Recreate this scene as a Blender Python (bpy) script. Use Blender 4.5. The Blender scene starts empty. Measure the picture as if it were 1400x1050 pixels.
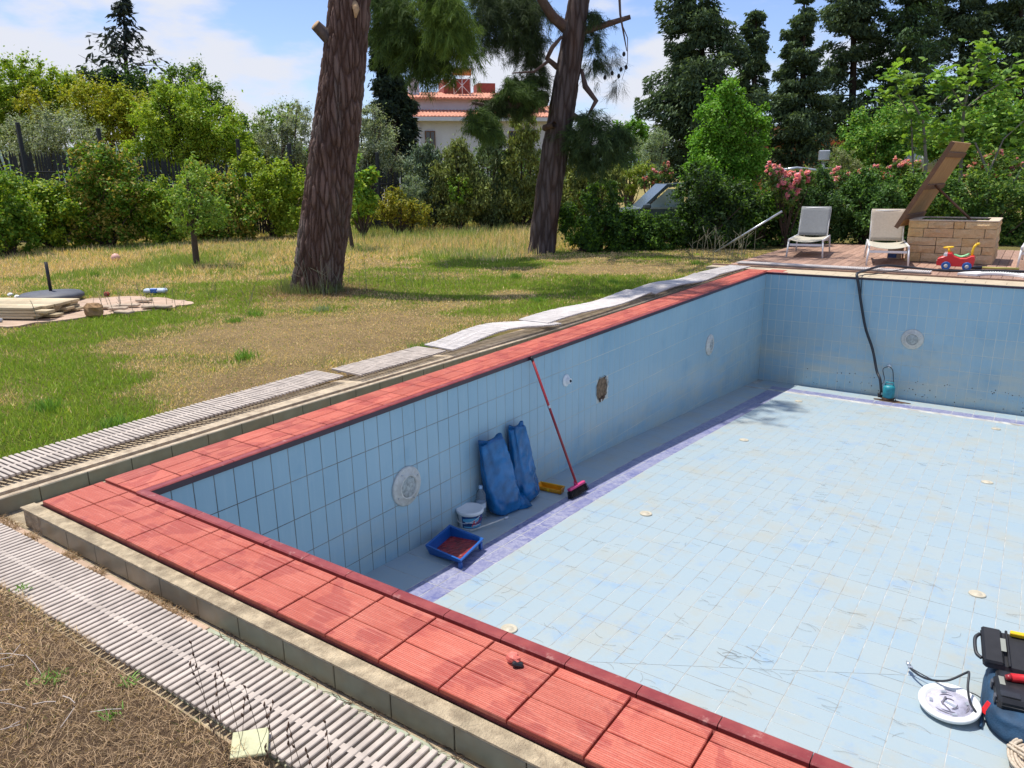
import bpy, math, random
import numpy as np
from mathutils import Vector, Matrix, noise as mnoise
random.seed(7); RNG = np.random.default_rng(7)
S = bpy.context.scene
COL = S.collection

# ------------------------------------------------------------------ camera
CX, CY, CZ = 3.5228, -1.8216, 1.5004
YAW, PITCH, ROLL, FPX = -0.6087, -0.2680, -0.0138, 1026.5
def _axes():
    cy, sy, cp, sp = math.cos(YAW), math.sin(YAW), math.cos(PITCH), math.sin(PITCH)
    f = Vector((sy*cp, cy*cp, sp)); r = Vector((cy, -sy, 0)); u = r.cross(f)
    c, s = math.cos(ROLL), math.sin(ROLL)
    return r*c + u*s, u*c - r*s, f
AR, AU, AF = _axes()
CAM = Vector((CX, CY, CZ))
cd = bpy.data.cameras.new('camera'); cam = bpy.data.objects.new('camera', cd); COL.objects.link(cam)
cam.matrix_world = Matrix(((AR.x, AU.x, -AF.x, CX), (AR.y, AU.y, -AF.y, CY), (AR.z, AU.z, -AF.z, CZ), (0, 0, 0, 1)))
cd.sensor_width = 36; cd.lens = FPX/1400*36; cd.clip_end = 3000; cd.clip_start = .05
S.camera = cam

# ------------------------------------------------------------------ sky and sun
SUNDIR = Vector((.355, -.03, -1)).normalized()
wd = bpy.data.worlds.new('World'); S.world = wd; wd.use_nodes = True
nt = wd.node_tree; nt.nodes.clear()
def wn(t, **k):
    n = nt.nodes.new(t)
    for a, b in k.items(): setattr(n, a, b)
    return n
out = wn('ShaderNodeOutputWorld'); bg = wn('ShaderNodeBackground'); bg.inputs[1].default_value = .13
sky = wn('ShaderNodeTexSky', sky_type='NISHITA', sun_disc=False, sun_elevation=math.radians(70), sun_rotation=math.radians(-86), air_density=1.0, dust_density=.5, ozone_density=2.6)
tc = wn('ShaderNodeTexCoord'); mp = wn('ShaderNodeMapping'); mp.inputs['Scale'].default_value = (2.3, 2.3, 6.0); mp.inputs['Location'].default_value = (5.5, .1, 1.3); mp.inputs['Rotation'].default_value = (0, 0, math.radians(-5))
nz1 = wn('ShaderNodeTexNoise'); nz1.inputs['Scale'].default_value = 1.6; nz1.inputs['Detail'].default_value = 9; nz1.inputs['Roughness'].default_value = .52
cr = wn('ShaderNodeValToRGB'); cr.color_ramp.elements[0].position = .475; cr.color_ramp.elements[1].position = .59
cr.color_ramp.interpolation = 'EASE'
mx = wn('ShaderNodeMixRGB'); mx.inputs[2].default_value = (4.9, 5.1, 5.7, 1)
tint = wn('ShaderNodeMixRGB', blend_type='MULTIPLY'); tint.inputs[0].default_value = 1; tint.inputs[2].default_value = (.88, .88, 1.06, 1)
L = nt.links.new
L(tc.outputs['Generated'], mp.inputs[0]); L(mp.outputs[0], nz1.inputs[0]); L(nz1.outputs[0], cr.inputs[0])
L(cr.outputs[0], mx.inputs[0]); L(sky.outputs[0], tint.inputs[1]); L(tint.outputs[0], mx.inputs[1]); L(mx.outputs[0], bg.inputs[0]); L(bg.outputs[0], out.inputs[0])
sl = bpy.data.lights.new('sun', 'SUN'); sl.energy = 4.2; sl.angle = math.radians(.53); sl.color = (1, .955, .88)
so = bpy.data.objects.new('sun', sl); COL.objects.link(so); so.rotation_euler = SUNDIR.to_track_quat('-Z', 'Y').to_euler(); so.location = (-8, 0, 20)
S.view_settings.view_transform = 'Standard'; S.view_settings.look = 'None'; S.view_settings.gamma = 1
S.view_settings.use_curve_mapping = False; S.view_settings.exposure = 0.32

# ------------------------------------------------------------------ placing helpers
def ray(px, py): return AF + AR*((px-700)/FPX) - AU*((py-525)/FPX)
FH = Vector((AF.x, AF.y, 0)).normalized()
def at(px, py, d):
    r = ray(px, py); return CAM + r*(d/r.dot(FH))
def onz(px, py, z=0.0):
    r = ray(px, py); return CAM + r*((z-CZ)/r.z)
def mpp(d): return d/1064.0
FYS = [-1, 1.4, 2.4, 3.4, 5, 7.25, 10.37, 12]; FZS = [-1.06, -1.135, -1.185, -1.232, -1.335, -1.525, -1.78, -1.91]
def fz(y): return float(np.interp(y, FYS, FZS))
def fslope(y): return (fz(y+.06)-fz(y-.06))/.12

# ------------------------------------------------------------------ object helpers
def tag(o, label=None, cat=None, group=None, kind=None):
    if label: o['label'] = label
    if cat: o['category'] = cat
    if group: o['group'] = group
    if kind: o['kind'] = kind
    return o
def empty(name, loc=(0, 0, 0), rz=0, label=None, cat=None, group=None):
    o = bpy.data.objects.new(name, None); COL.objects.link(o); o.location = loc; o.rotation_euler = (0, 0, rz); o.empty_display_size = .1
    return tag(o, label, cat, group)
def link(name, me, parent=None, loc=None, rot=None):
    o = bpy.data.objects.new(name, me); COL.objects.link(o)
    if parent: o.parent = parent
    if loc is not None: o.location = loc
    if rot is not None: o.rotation_euler = rot
    return o
def copy_tree(o, parent=None):
    c = o.copy(); COL.objects.link(c); c.parent = parent
    for ch in list(o.children): copy_tree(ch, c)
    return c
def np_mesh(name, V, Fq, mat, cols=None, smooth=False):
    me = bpy.data.meshes.new(name); V = np.asarray(V, dtype=np.float32); Fq = np.asarray(Fq, dtype=np.int32); k = Fq.shape[1]
    me.vertices.add(len(V)); me.vertices.foreach_set('co', V.ravel())
    me.loops.add(Fq.size); me.loops.foreach_set('vertex_index', Fq.ravel())
    me.polygons.add(len(Fq)); me.polygons.foreach_set('loop_start', np.arange(0, Fq.size, k, dtype=np.int32))
    try: me.polygons.foreach_set('loop_total', np.full(len(Fq), k, dtype=np.int32))
    except Exception: pass
    if smooth: me.polygons.foreach_set('use_smooth', np.ones(len(Fq), dtype=bool))
    if cols is not None:
        a = me.attributes.new('Col', 'FLOAT_COLOR', 'POINT'); c = np.ones((len(V), 4), dtype=np.float32); c[:, :3] = cols; a.data.foreach_set('color', c.ravel())
    me.materials.append(mat); me.update(calc_edges=True); return me

class MB:
    def __init__(s): s.v = []; s.f = []; s.sm = []
    def add(s, vs, fs, M=None, smooth=False):
        n = len(s.v); s.v += [tuple(M @ Vector(v)) if M else tuple(v) for v in vs]; s.f += [tuple(i+n for i in f) for f in fs]; s.sm += [smooth]*len(fs); return s
    def box(s, a, b, bev=0, M=None):
        x0, y0, z0 = a; x1, y1, z1 = b
        if bev <= 0:
            vs = [(x0,y0,z0),(x1,y0,z0),(x1,y1,z0),(x0,y1,z0),(x0,y0,z1),(x1,y0,z1),(x1,y1,z1),(x0,y1,z1)]
            return s.add(vs, [(0,3,2,1),(4,5,6,7),(0,1,5,4),(1,2,6,5),(2,3,7,6),(3,0,4,7)], M)
        c = ((x0+x1)/2, (y0+y1)/2, (z0+z1)/2); h = ((x1-x0)/2, (y1-y0)/2, (z1-z0)/2); vs = []; idx = {}
        for ax in range(3):
            for sx in (-1, 1):
                for sy in (-1, 1):
                    for sz in (-1, 1):
                        d = [h[0]-bev, h[1]-bev, h[2]-bev]; d[ax] = h[ax]
                        idx[(ax, sx, sy, sz)] = len(vs); vs.append((c[0]+sx*d[0], c[1]+sy*d[1], c[2]+sz*d[2]))
        fs = []
        def q(l, n):
            p = [Vector(vs[i]) for i in l]; nn = (p[1]-p[0]).cross(p[2]-p[0])
            fs.append(tuple(l) if nn.dot(Vector(n)) > 0 else tuple(reversed(l)))
        for ax in range(3):
            o = [i for i in range(3) if i != ax]
            for sg in (-1, 1):
                l = []
                for a_, b_ in ((-1,-1),(1,-1),(1,1),(-1,1)):
                    k = [0,0,0]; k[ax] = sg; k[o[0]] = a_; k[o[1]] = b_; l.append(idx[(ax, *k)])
                n = [0,0,0]; n[ax] = sg; q(l, n)
        for ax in range(3):
            o = [i for i in range(3) if i != ax]
            for a_ in (-1, 1):
                for b_ in (-1, 1):
                    def K(t, f): k = [0,0,0]; k[ax] = t; k[o[0]] = a_; k[o[1]] = b_; return idx[(f, *k)]
                    n = [0,0,0]; n[o[0]] = a_; n[o[1]] = b_
                    q([K(-1, o[0]), K(1, o[0]), K(1, o[1]), K(-1, o[1])], n)
        for sx in (-1,1):
            for sy in (-1,1):
                for sz in (-1,1): q([idx[(0,sx,sy,sz)], idx[(1,sx,sy,sz)], idx[(2,sx,sy,sz)]], (sx,sy,sz))
        return s.add(vs, fs, M)
    def tube(s, pts, r, n=8, cap=True, M=None, smooth=True):
        pts = [Vector(p) for p in pts]; rs = r if isinstance(r, (list, tuple)) else [r]*len(pts); vs = []; fs = []
        up = None
        for i, p in enumerate(pts):
            t = (pts[min(i+1, len(pts)-1)]-pts[max(i-1, 0)]).normalized()
            if up is None: up = t.orthogonal().normalized()
            up = (up - t*up.dot(t)).normalized() if (up - t*up.dot(t)).length > 1e-6 else t.orthogonal().normalized()
            b = t.cross(up)
            for k in range(n):
                a = 2*math.pi*k/n; vs.append(p+(up*math.cos(a)+b*math.sin(a))*rs[i])
        for i in range(len(pts)-1):
            for k in range(n): fs.append((i*n+k, i*n+(k+1) % n, (i+1)*n+(k+1) % n, (i+1)*n+k))
        if cap: fs.append(tuple(reversed(range(n)))); fs.append(tuple((len(pts)-1)*n+k for k in range(n)))
        return s.add(vs, fs, M, smooth)
    def lathe(s, prof, n=24, M=None, smooth=True):
        vs = []; fs = []
        for r, z in prof:
            for k in range(n): a = 2*math.pi*k/n; vs.append((r*math.cos(a), r*math.sin(a), z))
        for i in range(len(prof)-1):
            for k in range(n): fs.append((i*n+k, i*n+(k+1) % n, (i+1)*n+(k+1) % n, (i+1)*n+k))
        if prof[0][0] > 1e-5: fs.append(tuple(reversed(range(n))))
        if prof[-1][0] > 1e-5: fs.append(tuple((len(prof)-1)*n+k for k in range(n)))
        return s.add(vs, fs, M, smooth)
    def prism(s, poly, y0, y1, M=None):      # poly in (x, z), extruded along y
        n = len(poly); vs = [(x, y0, z) for x, z in poly]+[(x, y1, z) for x, z in poly]
        fs = [tuple(range(n)), tuple(reversed(range(n, 2*n)))]+[(i, i+n, (i+1) % n+n, (i+1) % n) for i in range(n)]
        return s.add(vs, fs, M)
    def mesh(s, name, mat):
        me = bpy.data.meshes.new(name); me.from_pydata(s.v, [], s.f); me.materials.append(mat)
        me.polygons.foreach_set('use_smooth', s.sm)
        import bmesh
        bm = bmesh.new(); bm.from_mesh(me); bmesh.ops.recalc_face_normals(bm, faces=bm.faces); bm.to_mesh(me); bm.free(); me.update(); return me
    def build(s, name, mat, parent=None, loc=None, rot=None): return link(name, s.mesh(name, mat), parent, loc, rot)

# ------------------------------------------------------------------ materials
def new_mat(name):
    m = bpy.data.materials.new(name); m.use_nodes = True; n = m.node_tree; b = n.nodes['Principled BSDF']; return m, n, b
def N(n, t, **k):
    x = n.nodes.new(t)
    for a, b in k.items():
        if a in x.inputs.keys() if hasattr(x.inputs, 'keys') else False: x.inputs[a].default_value = b
        else: setattr(x, a, b)
    return x
def mixc(n, fac, a, b, mode='MIX'):
    m = n.nodes.new('ShaderNodeMixRGB'); m.blend_type = mode
    for i, v in ((0, fac), (1, a), (2, b)):
        if isinstance(v, (int, float)): m.inputs[i].default_value = v
        elif isinstance(v, tuple): m.inputs[i].default_value = (*v, 1) if len(v) == 3 else v
        else: n.links.new(v, m.inputs[i])
    return m.outputs[0]
def pos(n, sc=(1, 1, 1), obj=False):
    m = n.nodes.new('ShaderNodeMapping'); m.inputs['Scale'].default_value = sc
    if obj: t = n.nodes.new('ShaderNodeTexCoord'); n.links.new(t.outputs['Object'], m.inputs[0])
    else: g = n.nodes.new('ShaderNodeNewGeometry'); n.links.new(g.outputs['Position'], m.inputs[0])
    return m.outputs[0]
def tnoise(n, v, scale, detail=4, rough=.55, lo=.35, hi=.65, dist=0):
    t = n.nodes.new('ShaderNodeTexNoise'); t.inputs['Scale'].default_value = scale; t.inputs['Detail'].default_value = detail; t.inputs['Roughness'].default_value = rough; t.inputs['Distortion'].default_value = dist
    n.links.new(v, t.inputs['Vector']); r = n.nodes.new('ShaderNodeMapRange'); r.inputs[1].default_value = lo; r.inputs[2].default_value = hi; n.links.new(t.outputs[0], r.inputs[0]); return r.outputs[0]
def bump(n, b, h, strength=.3, dist=.01, prev=None):
    x = n.nodes.new('ShaderNodeBump'); x.inputs['Strength'].default_value = strength; x.inputs['Distance'].default_value = dist; n.links.new(h, x.inputs['Height'])
    if prev: n.links.new(prev, x.inputs['Normal'])
    n.links.new(x.outputs[0], b.inputs['Normal']); return x.outputs[0]
def plain(name, col, rough=.5, metal=0, var=.12, scale=6, bmp=0, spec=.5, dirt=None, dirtamt=.5):
    m, n, b = new_mat(name); v = pos(n); c = mixc(n, tnoise(n, v, scale), tuple(x*(1-var) for x in col), tuple(min(1, x*(1+var)) for x in col))
    if dirt: c = mixc(n, mixc(n, 1.0, tnoise(n, v, scale*1.7, 6, .6, .45, .75), (dirtamt,)*3, 'MULTIPLY'), c, dirt)
    n.links.new(c, b.inputs['Base Color']); b.inputs['Roughness'].default_value = rough; b.inputs['Metallic'].default_value = metal; b.inputs['Specular IOR Level'].default_value = spec
    if bmp: bump(n, b, tnoise(n, v, scale*8, 5), bmp, .004)
    return m
def cellrand(n, sx, sy, sz, off=(0, 0, 0)):
    v = pos(n); a = n.nodes.new('ShaderNodeVectorMath'); a.operation = 'SUBTRACT'; a.inputs[1].default_value = off; n.links.new(v, a.inputs[0])
    b = n.nodes.new('ShaderNodeVectorMath'); b.operation = 'DIVIDE'; b.inputs[1].default_value = (sx, sy, sz); n.links.new(a.outputs[0], b.inputs[0])
    c = n.nodes.new('ShaderNodeVectorMath'); c.operation = 'FLOOR'; n.links.new(b.outputs[0], c.inputs[0])
    w = n.nodes.new('ShaderNodeTexWhiteNoise'); n.links.new(c.outputs[0], w.inputs['Vector']); return w.outputs['Value'], w.outputs['Color']

def mat_floor_tile(name, off, cell):
    m, n, b = new_mat(name); v = pos(n)
    c = mixc(n, tnoise(n, v, 1.3, 5, .6, .3, .7), (.325, .40, .425), (.35, .405, .405))
    r, _ = cellrand(n, cell[0], cell[1], 50, off)
    c = mixc(n, mixc(n, 1, r, (.4,)*3, 'MULTIPLY'), c, (.265, .385, .47))
    c = mixc(n, tnoise(n, v, 2.3, 6, .65, .50, .74), c, (.37, .375, .32))          # limescale, beige bloom
    c = mixc(n, mixc(n, 1, tnoise(n, v, 4.1, 5, .7, .55, .72), (.6,)*3, 'MULTIPLY'), c, (.21, .34, .50))
    c = mixc(n, mixc(n, 1, tnoise(n, v, 40, 4, .6, .5, .8), (.35,)*3, 'MULTIPLY'), c, (.38, .42, .42))
    n.links.new(c, b.inputs['Base Color']); b.inputs['Roughness'].default_value = .55; bump(n, b, tnoise(n, v, 90, 3), .08, .002); return m
def mat_wall_tile():
    m, n, b = new_mat('wall tile glaze'); v = pos(n)
    c = mixc(n, tnoise(n, v, 1.1, 4, .5, .3, .7), (.285, .445, .525), (.345, .505, .575))
    r, _ = cellrand(n, .125, .125, .25, (.0867, .002, -.0085)); c = mixc(n, mixc(n, 1, r, (.25,)*3, 'MULTIPLY'), c, (.25, .43, .55))
    sx = n.nodes.new('ShaderNodeSeparateXYZ'); n.links.new(v, sx.inputs[0])
    # limescale tide marks with streaks low on the walls
    mr = n.nodes.new('ShaderNodeMapRange'); mr.inputs[1].default_value = -.55; mr.inputs[2].default_value = -1.25; n.links.new(sx.outputs[2], mr.inputs[0])
    nn = tnoise(n, pos(n, (1.2, 1.2, 5)), 1.5, 6, .65, .40, .65); mm = mixc(n, 1, mr.outputs[0], nn, 'MULTIPLY'); c = mixc(n, mixc(n, 1, mm, (.85,)*3, 'MULTIPLY'), c, (.46, .50, .45))
    st = tnoise(n, pos(n, (9, 9, .6)), 2.4, 5, .7, .5, .8); c = mixc(n, mixc(n, 1, st, (.25,)*3, 'MULTIPLY'), c, (.50, .60, .62))
    dk = tnoise(n, v, 1.9, 5, .6, .56, .72); c = mixc(n, mixc(n, 1, dk, (.45,)*3, 'MULTIPLY'), c, (.15, .33, .46))
    n.links.new(c, b.inputs['Base Color']); b.inputs['Roughness'].default_value = .32; bump(n, b, tnoise(n, v, 14, 3), .05, .003); return m
def mat_purple():
    m, n, b = new_mat('violet marbled tile'); v = pos(n)
    c = mixc(n, tnoise(n, v, 16, 6, .7, .38, .62, 1.5), (.125, .135, .29), (.33, .33, .43))
    r, _ = cellrand(n, .125, .25, 50, (.005, .094, 0)); c = mixc(n, mixc(n, 1, r, (.4,)*3, 'MULTIPLY'), c, (.12, .13, .32))
    c = mixc(n, mixc(n, 1, tnoise(n, v, 3, 5, .6, .45, .7), (.5,)*3, 'MULTIPLY'), c, (.36, .36, .44))
    n.links.new(c, b.inputs['Base Color']); b.inputs['Roughness'].default_value = .45; return m
def mat_coping(axis):
    m, n, b = new_mat('red ribbed coping tile '+axis); v = pos(n)
    c = mixc(n, tnoise(n, v, 5, 6, .6, .35, .65), (.53, .100, .056), (.62, .150, .092))
    blot = tnoise(n, v, 5.5, 3, .5, .53, .58, .6); c = mixc(n, mixc(n, 1, blot, (.75,)*3, 'MULTIPLY'), c, (.39, .050, .034))
    c = mixc(n, mixc(n, 1, tnoise(n, v, 130, 4, .7, .45, .8), (.55,)*3, 'MULTIPLY'), c, (.26, .06, .045))
    c = mixc(n, mixc(n, 1, tnoise(n, v, 11, 6, .7, .58, .8), (.5,)*3, 'MULTIPLY'), c, (.60, .27, .20))
    oi = n.nodes.new('ShaderNodeObjectInfo'); hv = n.nodes.new('ShaderNodeMapRange'); hv.inputs[3].default_value = .86; hv.inputs[4].default_value = 1.08; n.links.new(oi.outputs['Random'], hv.inputs[0]); c = mixc(n, 1, c, hv.outputs[0], 'MULTIPLY')
    w = n.nodes.new('ShaderNodeTexWave'); w.wave_type = 'BANDS'; w.bands_direction = 'Y' if axis == 'x' else 'X'; w.inputs['Scale'].default_value = 41; w.inputs['Distortion'].default_value = .25; w.inputs['Detail'].default_value = 1
    n.links.new(v, w.inputs['Vector'])
    iv = n.nodes.new('ShaderNodeMapRange'); iv.inputs[1].default_value = .35; iv.inputs[2].default_value = 0; n.links.new(w.outputs['Fac'], iv.inputs[0]); c = mixc(n, mixc(n, 1, iv.outputs[0], (.75,)*3, 'MULTIPLY'), c, (.27, .045, .03))
    st = tnoise(n, pos(n, (2, 60, 1) if axis == 'x' else (60, 2, 1)), 2, 5, .7, .52, .72); c = mixc(n, mixc(n, 1, st, (.5,)*3, 'MULTIPLY'), c, (.78, .33, .24))
    n.links.new(c, b.inputs['Base Color']); b.inputs['Roughness'].default_value = .6
    p = bump(n, b, w.outputs['Fac'], .55, .003); bump(n, b, tnoise(n, v, 60, 5), .35, .003, p); return m
def mat_nosing():
    m, n, b = new_mat('maroon painted nosing'); v = pos(n)
    c = mixc(n, tnoise(n, v, 6, 6, .65, .4, .65), (.22, .032, .032), (.32, .065, .055)); c = mixc(n, tnoise(n, v, 18, 5, .7, .6, .75), c, (.48, .24, .20))
    n.links.new(c, b.inputs['Base Color']); b.inputs['Roughness'].default_value = .38; bump(n, b, tnoise(n, v, 40, 4), .2, .003); return m
def mat_wood(name, c0, c1, sc=(1, 12, 12), rough=.7, obj=True):
    m, n, b = new_mat(name); v = pos(n, sc, obj); c = mixc(n, tnoise(n, v, 5, 6, .65, .3, .7, .6), c0, c1)
    oi = n.nodes.new('ShaderNodeObjectInfo'); hs = n.nodes.new('ShaderNodeMapRange'); hs.inputs[3].default_value = .72; hs.inputs[4].default_value = 1.2; n.links.new(oi.outputs['Random'], hs.inputs[0]); c = mixc(n, 1, c, hs.outputs[0], 'MULTIPLY')
    n.links.new(c, b.inputs['Base Color']); b.inputs['Roughness'].default_value = rough; bump(n, b, tnoise(n, v, 12, 5), .3, .003); return m
def mat_vcol(name, rough=.6, trans=0.0, spec=.3, noise_amt=.0):
    m, n, b = new_mat(name); a = n.nodes.new('ShaderNodeAttribute'); a.attribute_name = 'Col'; c = a.outputs['Color']
    if noise_amt: c = mixc(n, tnoise(n, pos(n), 30, 5, .7, .3, .7), c, mixc(n, 1, c, (1-noise_amt,)*3, 'MULTIPLY'))
    n.links.new(c, b.inputs['Base Color']); b.inputs['Roughness'].default_value = rough; b.inputs['Specular IOR Level'].default_value = spec
    if trans:
        t = n.nodes.new('ShaderNodeBsdfTranslucent'); ms = n.nodes.new('ShaderNodeMixShader'); ms.inputs[0].default_value = trans
        n.links.new(mixc(n, 1, c, (1.25, 1.3, .55), 'MULTIPLY'), t.inputs[0]); n.links.new(b.outputs[0], ms.inputs[1]); n.links.new(t.outputs[0], ms.inputs[2]); n.links.new(ms.outputs[0], n.nodes['Material Output'].inputs[0])
    return m
def mat_bark(name, c0, c1, c2):
    m, n, b = new_mat(name); v = pos(n, (1, 1, .2))
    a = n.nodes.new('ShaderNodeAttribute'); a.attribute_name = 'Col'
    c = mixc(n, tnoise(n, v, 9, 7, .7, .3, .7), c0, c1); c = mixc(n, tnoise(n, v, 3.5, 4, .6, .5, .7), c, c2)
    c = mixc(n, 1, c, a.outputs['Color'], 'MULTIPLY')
    n.links.new(c, b.inputs['Base Color']); b.inputs['Roughness'].default_value = .9; b.inputs['Specular IOR Level'].default_value = .15
    vo = n.nodes.new('ShaderNodeTexVoronoi'); vo.feature = 'DISTANCE_TO_EDGE'; vo.inputs['Scale'].default_value = 22; n.links.new(v, vo.inputs['Vector'])
    p = bump(n, b, vo.outputs['Distance'], .6, .02); bump(n, b, tnoise(n, v, 45, 6, .7), .6, .008, p); return m
def mat_stone(name, cs):
    m, n, b = new_mat(name); v = pos(n); oi = n.nodes.new('ShaderNodeObjectInfo'); r = n.nodes.new('ShaderNodeValToRGB')
    r.color_ramp.elements[0].color = (*cs[0], 1); r.color_ramp.elements[1].color = (*cs[-1], 1)
    for i, cc in enumerate(cs[1:-1]): e = r.color_ramp.elements.new((i+1)/(len(cs)-1)); e.color = (*cc, 1)
    n.links.new(oi.outputs['Random'], r.inputs[0]); c = mixc(n, tnoise(n, v, 9, 6, .7, .35, .7), r.outputs[0], mixc(n, 1, r.outputs[0], (.82, .78, .72), 'MULTIPLY'))
    c = mixc(n, tnoise(n, v, 5, 5, .6, .62, .78), c, (.66, .58, .46))
    n.links.new(c, b.inputs['Base Color']); b.inputs['Roughness'].default_value = .9; bump(n, b, tnoise(n, v, 25, 6, .7), .9, .02); return m

M = {}
M['floorA'] = mat_floor_tile('pale pool floor tile', (.005, .094, 0), (.125, .25))
M['floorB'] = mat_floor_tile('pale pool floor tile crosswise', (0, .01, 0), (.25, .125))
M['wall'] = mat_wall_tile(); M['purple'] = mat_purple()
M['copx'] = mat_coping('x'); M['copy'] = mat_coping('y'); M['nosing'] = mat_nosing()
M['grout'] = plain('pale grout', (.46, .46, .43), .9, var=.2, scale=7, dirt=(.17, .14, .10), dirtamt=.8)
def mat_groutwall():
    m, n, b = new_mat('wall grout'); v = pos(n); sp = n.nodes.new('ShaderNodeSeparateXYZ'); n.links.new(v, sp.inputs[0]); mr = n.nodes.new('ShaderNodeMapRange'); mr.inputs[1].default_value = 1.6; mr.inputs[2].default_value = 5.0; n.links.new(sp.outputs[1], mr.inputs[0])
    c = mixc(n, tnoise(n, v, 2.2, 5, .6, .35, .65), (.13, .125, .11), (.34, .33, .29)); c = mixc(n, mr.outputs[0], c, mixc(n, tnoise(n, v, 1.5), (.50, .55, .52), (.74, .70, .60)))
    n.links.new(c, b.inputs['Base Color']); b.inputs['Roughness'].default_value = .85; return m
M['groutwall'] = mat_groutwall()
M['bed'] = plain('mortar bed', (.46, .37, .24), .95, var=.25, scale=14, bmp=.9, dirt=(.18, .13, .08), dirtamt=.8)
M['beige'] = plain('unpainted beige coping', (.50, .41, .28), .8, var=.1, scale=5, dirt=(.45, .34, .22), dirtamt=.5)
M['green'] = plain('glazed grey green tile', (.215, .20, .145), .35, var=.15, scale=8, dirt=(.22, .16, .09), dirtamt=.6)
M['palegreen'] = plain('pale green gutter tile', (.34, .39, .29), .5, var=.12, scale=6, dirt=(.36, .25, .14), dirtamt=.85)
M['grating'] = plain('weathered white plastic grating', (.48, .41, .345), .65, var=.12, scale=9, dirt=(.27, .22, .18), dirtamt=.6)
M['grating2'] = plain('pale plastic grating with glare', (.60, .555, .52), .65, var=.08, scale=9, dirt=(.4, .35, .3), dirtamt=.4)  # pale plastic by the deck; on left pieces the glare is painted in
M['white'] = plain('white plastic', (.78, .78, .76), .4, var=.04)
M['whitedirty'] = plain('aged white plastic', (.62, .60, .54), .5, var=.1, scale=20, dirt=(.42, .36, .25), dirtamt=.5)
M['lens'] = plain('lamp glass', (.36, .38, .36), .25, var=.3, scale=30)
M['frame'] = plain('white powder coated metal', (.74, .74, .72), .4, var=.05)
M['slinggrey'] = plain('grey woven sling', (.20, .21, .215), .8, var=.06, scale=30, bmp=.2)
M['slingbeige'] = plain('beige woven sling', (.38, .325, .26), .8, var=.06, scale=30, bmp=.2)
M['slingseat'] = plain('cream woven sling', (.47, .43, .33), .8, var=.06, scale=30, bmp=.2)
M['deck'] = mat_wood('weathered deck board', (.26, .145, .10), (.46, .29, .205), (8, 1, 8))
M['lid'] = mat_wood('brown varnished lid board', (.36, .19, .07), (.58, .36, .16), (1, 6, 1))
M['lidedge'] = mat_wood('reddish lid batten', (.12, .06, .03), (.2, .1, .05), (1, 6, 1))
M['stack'] = mat_wood('stacked yellowish decking', (.40, .31, .18), (.60, .50, .32), (1, 1, 8))
M['fence'] = mat_wood('dark stained picket', (.010, .013, .016), (.032, .034, .034), (8, 8, 1))
M['stone'] = mat_stone('sandstone block', [(.82, .52, .24), (.95, .66, .32), (.86, .60, .36), (.98, .70, .36), (.84, .52, .28)])
M['stonetop'] = plain('pale stone rim', (.62, .50, .36), .8, var=.15, scale=12, bmp=.4)
M['slab'] = plain('sandy concrete slab', (.50, .36, .26), .95, var=.14, scale=4, bmp=.5, dirt=(.32, .22, .13), dirtamt=.7)
M['bag'] = plain('blue woven plastic sack', (.004, .115, .30), .22, var=.3, scale=9)
M['bagdark'] = plain('dark blue fabric bag', (.012, .05, .105), .7, var=.25, scale=14, bmp=.3)
M['black'] = plain('black plastic', (.014, .014, .016), .4, var=.2, scale=20)
M['rubber'] = plain('black rubber', (.018, .02, .026), .5, var=.2, scale=20)
M['charcoal'] = plain('charcoal concrete weight', (.075, .08, .095), .6, var=.2)
M['red'] = plain('red plastic', (.62, .02, .025), .3, var=.08)
M['darkred'] = plain('dark red pole paint', (.30, .02, .025), .35, var=.15)
M['pink'] = plain('magenta plastic', (.62, .05, .18), .4, var=.1)
M['yellow'] = plain('yellow plastic', (.80, .50, .015), .35, var=.06)
M['amber'] = plain('amber plastic', (.72, .30, .01), .4, var=.15)
M['blue'] = plain('blue plastic', (.02, .12, .42), .4, var=.12)
M['trayblue'] = plain('cobalt plastic', (.012, .10, .36), .35, var=.12)
M['teal'] = plain('teal pump plastic', (.02, .25, .30), .45, var=.2, scale=30)
M['mint'] = plain('mint green plastic', (.22, .60, .27), .4, var=.06)
M['bristle'] = plain('black bristles', (.02, .018, .018), .9, var=.4, scale=60)
M['paint'] = plain('dried red paint', (.24, .022, .018), .35, var=.5, scale=25, bmp=.2)
M['label'] = plain('printed navy label', (.02, .07, .22), .35, var=.4, scale=30)
M['labelred'] = plain('printed red lettering', (.62, .03, .03), .35)
M['labelwhite'] = plain('printed white', (.7, .75, .8), .4)
M['labelsky'] = plain('printed light blue', (.12, .42, .60), .4)
M['card'] = plain('cardboard', (.52, .40, .28), .9)
M['rust'] = plain('rusty sludge', (.10, .055, .03), .9, var=.5, scale=25, bmp=.8)
M['alu'] = plain('aluminium pole', (.50, .53, .56), .3, metal=.6, var=.06)
M['rope'] = plain('beige rope', (.60, .50, .38), .9, var=.2, scale=60, bmp=.5)
M['woodlight'] = plain('light wood', (.62, .46, .28), .8, var=.2, scale=40)
M['render'] = plain('white rendered wall', (.60, .62, .66), .9, var=.05, scale=2)
M['roof'] = plain('terracotta roof tile', (.56, .24, .15), .8, var=.25, scale=5)
M['redwall'] = plain('terracotta painted wall', (.30, .07, .05), .8, var=.15)
M['tank'] = plain('orange water tank', (.62, .25, .10), .4, var=.1)
M['glassdark'] = plain('dark window glass', (.05, .06, .07), .1)
M['carpaint'] = plain('grey blue car paint', (.10, .13, .15), .25, metal=.3)
M['carglass'] = plain('pale car window', (.42, .50, .47), .15, var=.2, scale=2)
M['orangedust'] = plain('orange brick', (.55, .20, .09), .9, var=.3)
M['leaf'] = mat_vcol('broad leaf', .5, .36, .18)
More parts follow.
